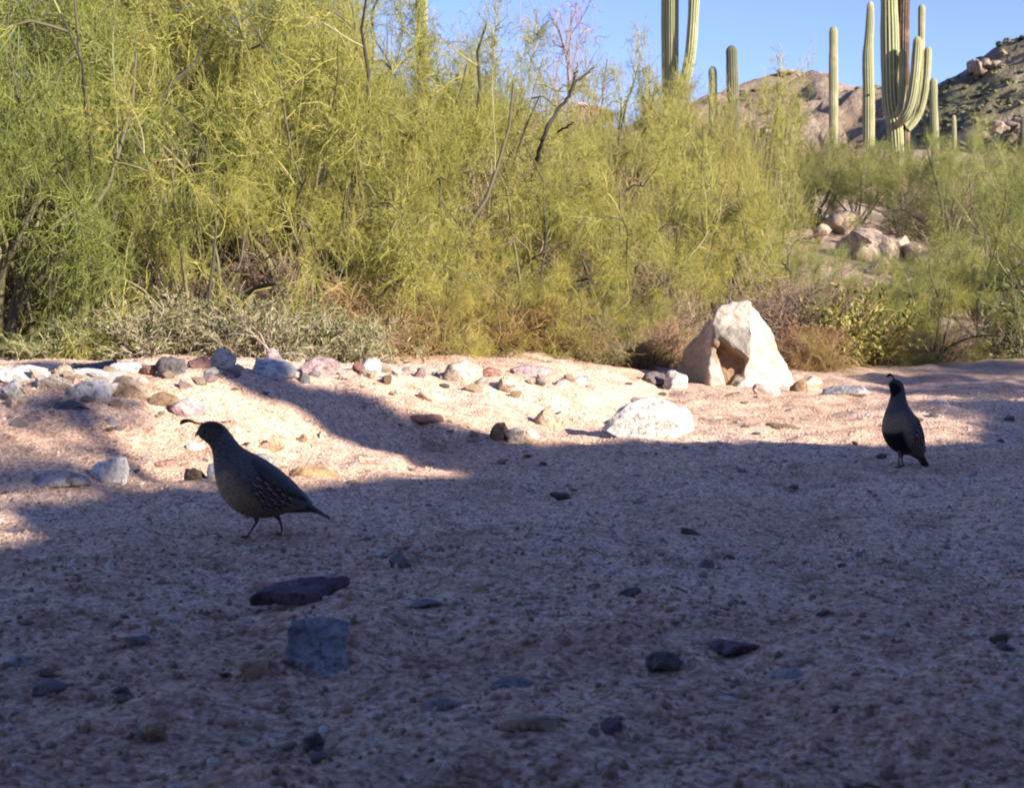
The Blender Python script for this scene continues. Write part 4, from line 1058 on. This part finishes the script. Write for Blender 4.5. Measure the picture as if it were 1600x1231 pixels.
# ------------------------------------------------------------------ the two quails
ZP = 0.2495 / 1036.0       # metres per unit of the outline drawing below
PAIRS = [((262, 222), (260, 280), .62), ((285, 196), (275, 305), .70), ((325, 178), (310, 330), .78), ((385, 172), (350, 362), .82), ((450, 195), (368, 405), .80), ((500, 252), (374, 455), .80),
         ((545, 322), (376, 515), .82), ((600, 390), (382, 585), .86), ((680, 432), (396, 668), .88), ((770, 478), (430, 770), .88), ((850, 535), (490, 850), .86),
         ((920, 590), (580, 915), .84), ((980, 645), (690, 950), .82), ((1030, 700), (800, 945), .80), ((1075, 752), (900, 922), .80), ((1115, 800), (985, 897), .9), ((1145, 838), (1055, 888), 1.0)]
def quail(male, loc, yaw, pitch, label, foot_a, foot_b):
    """built facing -X; outline x right, y down in drawing units; (760,1100) stands on the ground"""
    ox, oz = 770, 1105
    cp, sp_ = math.cos(pitch), math.sin(pitch)
    def pt(x, y, w=0.0):
        X = (x - ox) * ZP; Z = (oz - y) * ZP
        # pitch about the hip
        hx, hz = (800 - ox) * ZP, (oz - 880) * ZP
        dx, dz = X - hx, Z - hz
        return np.array([hx + dx * cp + dz * sp_, w * ZP, hz - dx * sp_ + dz * cp])
    root = empty('quail', loc, yaw); tag(root, label, 'quail')
    # body: lofted rings
    tops = np.array([p[0] for p in PAIRS], float); bots = np.array([p[1] for p in PAIRS], float); wr = np.array([p[2] for p in PAIRS])
    if male: wr = wr * np.interp(np.arange(len(wr)), [0, 4, 7, 9], [.8, .8, .95, 1])
    n = len(PAIRS); M = 76; u = np.linspace(0, n - 1, M)
    def smooth(a):
        out = np.stack([np.interp(u, np.arange(n), a[:, k]) for k in range(a.shape[1])], -1)
        for _ in range(8): out[1:-1] = .25 * out[:-2] + .5 * out[1:-1] + .25 * out[2:]
        return out
    T_, B_, W_ = smooth(tops), smooth(bots), smooth(wr[:, None])[:, 0]
    seg = 36; th = np.arange(seg) * 2 * np.pi / seg
    rings = []; draw = []
    for k in range(M):
        c = (T_[k] + B_[k]) / 2; hlf = (T_[k] - B_[k]) / 2; w = np.linalg.norm(hlf) * W_[k]
        if k < 4: hlf = hlf * (0.35, .65, .85, .95)[k]; w *= (0.35, .65, .85, .95)[k]
        for a in th:
            q = c + hlf * math.cos(a); rings.append(pt(q[0], q[1], w * math.sin(a))); draw.append((q[0], q[1], math.sin(a), math.cos(a), k))
    v = np.array(rings); draw = np.array(draw)
    idx = np.arange(M * seg).reshape(M, seg)
    q = np.stack([idx[:-1], np.roll(idx[:-1], -1, 1), np.roll(idx[1:], -1, 1), idx[1:]], -1).reshape(-1, 4)
    # end caps
    v = np.concatenate([v, [v[:seg].mean(0)], [v[-seg:].mean(0)]])
    tr = [[M * seg, idx[0, (i + 1) % seg], idx[0, i]] for i in range(seg)] + [[M * seg + 1, idx[-1, i], idx[-1, (i + 1) % seg]] for i in range(seg)]
    # plumage colours
    dx, dy, sd, cs, kk = draw.T
    k01 = kk / (M - 1)
    col = np.zeros((M * seg, 3)); grey = np.array([.115, .105, .105]); back = np.array([.12, .11, .10])
    col[:] = grey
    col = np.where((cs > .3)[:, None] & (k01 > .4)[:, None], back, col)
    # lower breast and belly buff
    fb = sstep(.42, .50, k01) * sstep(.15, -.45, cs)
    col = col * (1 - fb[:, None]) + np.array([.27, .21, .135] if male else [.29, .21, .125]) * fb[:, None]
    fl = sstep(.6, .7, k01) * sstep(-.1, -.6, cs); col = col * (1 - fl[:, None]) + np.array([.18, .14, .095]) * fl[:, None]
    if male:
        bl = sstep(.57, .61, k01) * sstep(.84, .78, k01) * sstep(-.45, -.65, cs); col = col * (1 - bl[:, None]) + np.array([.008, .008, .009]) * bl[:, None]
    head = sstep(.30, .24, k01)
    hc = np.array([.085, .07, .058])
    col = col * (1 - head[:, None]) + hc * head[:, None]
    crown = head * sstep(.35, .65, cs) * sstep(.03, .07, k01); col = col * (1 - crown[:, None]) + np.array([.075, .038, .022]) * crown[:, None]
    if male:
        face = sstep(.27, .23, k01) * sstep(.30, .1, cs); col = col * (1 - face[:, None]) + np.array([.008, .008, .008]) * face[:, None]
        line = sstep(.30, .27, k01) * sstep(.22, .25, k01) * (cs < .3); col = col * (1 - line[:, None]) + np.array([.10, .10, .095]) * line[:, None] * 1
        brow = head * sstep(.2, .28, cs) * sstep(.5, .42, cs) * sstep(.0, .05, k01); col = col * (1 - brow[:, None]) + np.array([.10, .10, .095]) * brow[:, None]
    col = np.concatenate([col, col[:1], col[-1:]]) * (1.0 if male else 1.2)
    mb = MB(); mb.add(v, q, tr)
    me = mb.mesh('body', M_PLUME, smooth=True)
    ca = me.color_attributes.new('plumage', 'FLOAT_COLOR', 'POINT'); ca.data.foreach_set('color', np.concatenate([col, np.ones((len(col), 1))], 1).ravel().astype(np.float32))
    body = put('body', me, root)
    def body_w(k, a):  # surface point at ring fraction k and angle a
        c = (T_[k] + B_[k]) / 2; hlf = (T_[k] - B_[k]) / 2
        return c + hlf * math.cos(a), np.linalg.norm(hlf) * W_[k] * math.sin(a)
    def ring_at(x, y, side):
        """closest surface point on the flank for drawing position x,y"""
        best = None
        for k in range(8, M):
            c = (T_[k] + B_[k]) / 2; hlf = (T_[k] - B_[k]) / 2; t = np.dot(np.array([x, y]) - c, hlf) / np.dot(hlf, hlf)
            if abs(t) < 1:
                e = np.linalg.norm(c + hlf * t - np.array([x, y]))
                if best is None or e < best[0]: best = (e, np.linalg.norm(hlf) * W_[k] * math.sqrt(1 - t * t))
        return (best[1] if best else 60) * side
    def solid(name, m, v_, q_=None, t_=None, parent=root, smooth_=True):
        mb_ = MB(); mb_.add(v_, q_, t_); return put(name, mb_.mesh(name, m, smooth=smooth_), parent)
    # bill
    bl = [((290, 256), 22), ((264, 268), 17), ((247, 285), 9), ((238, 302), 1.5)]
    P = np.array([pt(x, y) for (x, y), _ in bl])[None]; vv, qq = tubes(P, np.array([[w * ZP for _, w in bl]]), 10); solid('beak', M_BEAK, vv, qq)
    # eyes
    for sgn in (-1, 1):
        e = pt(318, 255, ring_at(325, 258, sgn) * .93); vv, ff = ICO2; solid('eye', M_EYE, vv * 11 * ZP + e, None, ff)
    # topknot: a forward-curling teardrop
    tk = [(300, 188, 5), (270, 196, 6), (235, 184, 8), (200, 172, 12), (170, 172, 17), (148, 180, 18), (136, 192, 12), (132, 202, 3)]
    if male: tk = [(310, 190, 6), (280, 178, 8), (255, 166, 11), (230, 164, 16), (208, 172, 20), (192, 188, 19), (188, 206, 10), (188, 215, 3)]
    P = np.array([pt(x, y) for x, y, _ in tk])[None]; vv, qq = tubes(P, np.array([[w * ZP for _, _, w in tk]]), 8); solid('topknot', M_BLACK, vv, qq)
    # folded wings
    for sgn in (-1, 1):
        nu, nv = 22, 9; g = []
        for i in range(nu):
            f = i / (nu - 1)
            tx, ty = 690 + 405 * f, 462 + 335 * f - 22 * math.sin(f * math.pi)
            wdt = 84 * (math.sin(min(f * 2.2 + .25, 1.57)) * (1 - f ** 2.2) + .06)
            for j in range(nv):
                s_ = j / (nv - 1)
                x_, y_ = tx - wdt * .62 * s_, ty + wdt * s_
                bulge = (9 * math.sin(math.pi * s_) ** .5 + 5) * min(1, f * 6) - 6 * (1 - min(1, f * 6))
                g.append(pt(x_, y_, (abs(ring_at(x_, y_, 1)) + bulge) * sgn))
        idx2 = np.arange(nu * nv).reshape(nu, nv)
        q2 = np.stack([idx2[:-1, :-1], idx2[:-1, 1:], idx2[1:, 1:], idx2[1:, :-1]], -1).reshape(-1, 4)
        w_ = solid('wing', M_WING, np.array(g), q2)
        so = w_.modifiers.new('thickness', 'SOLIDIFY'); so.thickness = 0.0015; so.offset = -sgn
        # flank feathers: chestnut with a pale shaft
        rf = random.Random(3)
        spots = [(748, 545), (770, 590), (778, 640), (800, 680), (835, 722), (872, 690), (905, 735), (715, 600), (722, 655), (735, 705), (765, 738), (820, 768), (690, 648),
                 (850, 802), (795, 806), (900, 790), (935, 812), (700, 712), (745, 775), (860, 850), (810, 850), (905, 848), (770, 835), (890, 642), (845, 640), (930, 690), (960, 770)]
        for (x0, y0) in sorted(spots, key=lambda t: -t[0] - t[1]):
            Lf, Wf = 74 + rf.uniform(-8, 8), 20
            dirx, diry = .84 + rf.uniform(-.06, .06), .54; nx_, ny_ = -.54, .84
            x0 -= 25; y0 -= 16; vs = []
            for f, wv in ((0, .5), (.35, .95), (.6, 1), (.85, .7), (1, .15)):
                for s_ in (-1, -.22, .22, 1):
                    X_ = x0 + dirx * Lf * f + nx_ * Wf * wv * s_; Y_ = y0 + diry * Lf * f + ny_ * Wf * wv * s_
                    vs.append(pt(X_, Y_, (abs(ring_at(X_, Y_, 1)) + 5 + 10 * f - 4 * abs(s_)) * sgn))
            mb_ = MB(); mb_.add(np.array(vs))
            for r_ in range(4):
                for c2 in range(3):
                    a_ = r_ * 4 + c2
                    mb_.q.append(np.array([[a_, a_ + 1, a_ + 5, a_ + 4]])); mb_.qm.append(np.array([1 if (c2 == 1 and r_ > 0) else 0]))
            put('flank_feather', mb_.mesh('flank_feather', [M_CHEST if x0 > 700 and y0 < 760 else M_WING, M_CREAM]), root)
    # tail: overlapping narrow feathers
    tl = MB()
    for k in range(7):
        s_ = (k - 3) / 3
        a0 = pt(1050, 800 + 12 * abs(s_), 34 * s_); a1 = pt(1180, 885 + 10 * abs(s_), 44 * s_); a2 = pt(1275, 962 - 6 * abs(s_), 40 * s_)
        dn = pt(0, 14) - pt(0, 0); wv = np.array([0, 20 * ZP, 0])
        vs = np.array([a0 - wv, a0 + wv, a1 + wv, a1 - wv, a2 + wv * .5, a2 - wv * .5]); vs2 = vs + dn
        tl.add(np.concatenate([vs, vs2]), [[0, 1, 2, 3], [3, 2, 4, 5], [7, 6, 9, 8], [8, 9, 11, 10], [1, 7, 8, 2], [2, 8, 10, 4], [6, 0, 3, 9], [9, 3, 5, 11], [4, 10, 11, 5]])
    put('tail', tl.mesh('tail', M_WING), root)
    # under-tail coverts close the gap between body and tail
    P = np.array([pt(960, 850), pt(1060, 868), pt(1140, 885), pt(1215, 925)])[None]; vv, qq = tubes(P, np.array([[62, 44, 28, 8]]) * ZP, 12); solid('tail_covert', M_WING, vv, qq)
    # legs
    for (hipx, foot, w) in ((705, foot_a, -42), (835, foot_b, 42)):
        fx, fy = foot
        kx = hipx + (fx - hipx) * .35 + 22; ky = 960
        hip = pt(hipx, 900, w); knee = pt(kx, ky + 18, w); 
        ft = np.array([(fx - ox) * ZP, w * ZP, 0.004])
        mb_ = MB()
        P = np.stack([hip, (hip + knee) / 2, knee, knee * .5 + ft * .5, ft])[None]
        vv, qq = tubes(P, np.array([[34, 24, 11, 9, 9]]) * ZP, 10); mb_.add(vv, qq)
        for ang, ln in ((0, 72), (.55, 60), (-.55, 60), (math.pi, 30)):
            dirv = np.array([-math.cos(ang), math.sin(ang), 0])
            P = np.stack([ft, ft + dirv * ln * .4 * ZP + [0, 0, 9 * ZP], ft + dirv * ln * .8 * ZP, ft + dirv * ln * ZP - [0, 0, .003]])[None]
            vv, qq = tubes(P, np.array([[9, 8, 6.5, 2]]) * ZP, 7); mb_.add(vv, qq)
        put('leg', mb_.mesh('leg', M_LEG), root)
    return root
def plain(name, c, rough=.7):
    m, nt, b = mat(name); n = noise(nt, 120, 3, .6, obj_pos(nt))
    nt.links.new(ramp(nt, n.outputs['Fac'], [(.3, tuple(x * .7 for x in c)), (.7, tuple(x * 1.25 for x in c))]), b.inputs['Base Color']); b.inputs['Roughness'].default_value = rough
    return m
def plume_mat():
    m, nt, b = mat('plumage'); ca = attr(nt, 'plumage')
    p = obj_pos(nt); n = noise(nt, 260, 4, .6, p); v = node(nt, 'ShaderNodeTexVoronoi', Scale=190.0); nt.links.new(p, v.inputs['Vector'])
    c = mix(nt, .5, ca.outputs['Color'], ramp(nt, n.outputs['Fac'], [(.3, (.6, .6, .6)), (.7, (1.3, 1.3, 1.3))]), 'MULTIPLY')
    c = mix(nt, .55, c, ramp(nt, v.outputs['Distance'], [(.15, (1.25, 1.22, 1.18)), (.55, (.55, .52, .5))]), 'MULTIPLY')
    nt.links.new(c, b.inputs['Base Color']); bump(nt, b, v.outputs['Distance'], .8, .003); b.inputs['Roughness'].default_value = .8
    return m
M_PLUME = plume_mat(); M_BEAK = plain('beak_horn', (.02, .02, .022), .4); M_EYE = plain('eye_gloss', (.008, .006, .005), .1); M_BLACK = plain('topknot_black', (.012, .010, .010))
M_WING = plain('wing_grey_brown', (.062, .056, .05)); M_CHEST = plain('chestnut_feather', (.075, .028, .02)); M_CREAM = plain('cream_shaft', (.34, .29, .22)); M_LEG = plain('leg_skin', (.10, .08, .065))
g = ground_at(415, 842)
quail(False, (g[0], g[1], gz(g[0], g[1]) + .002), math.radians(8), 0.0, 'near quail walking left with a short black topknot and streaked chestnut flank', (628, 1100), (905, 1100))
g = ground_at(1408, 733)
quail(True, (g[0], g[1], gz(g[0], g[1]) + .002), math.radians(30), math.radians(24), 'far quail at right facing the camera with black face and belly', (690, 1100), (850, 1100))
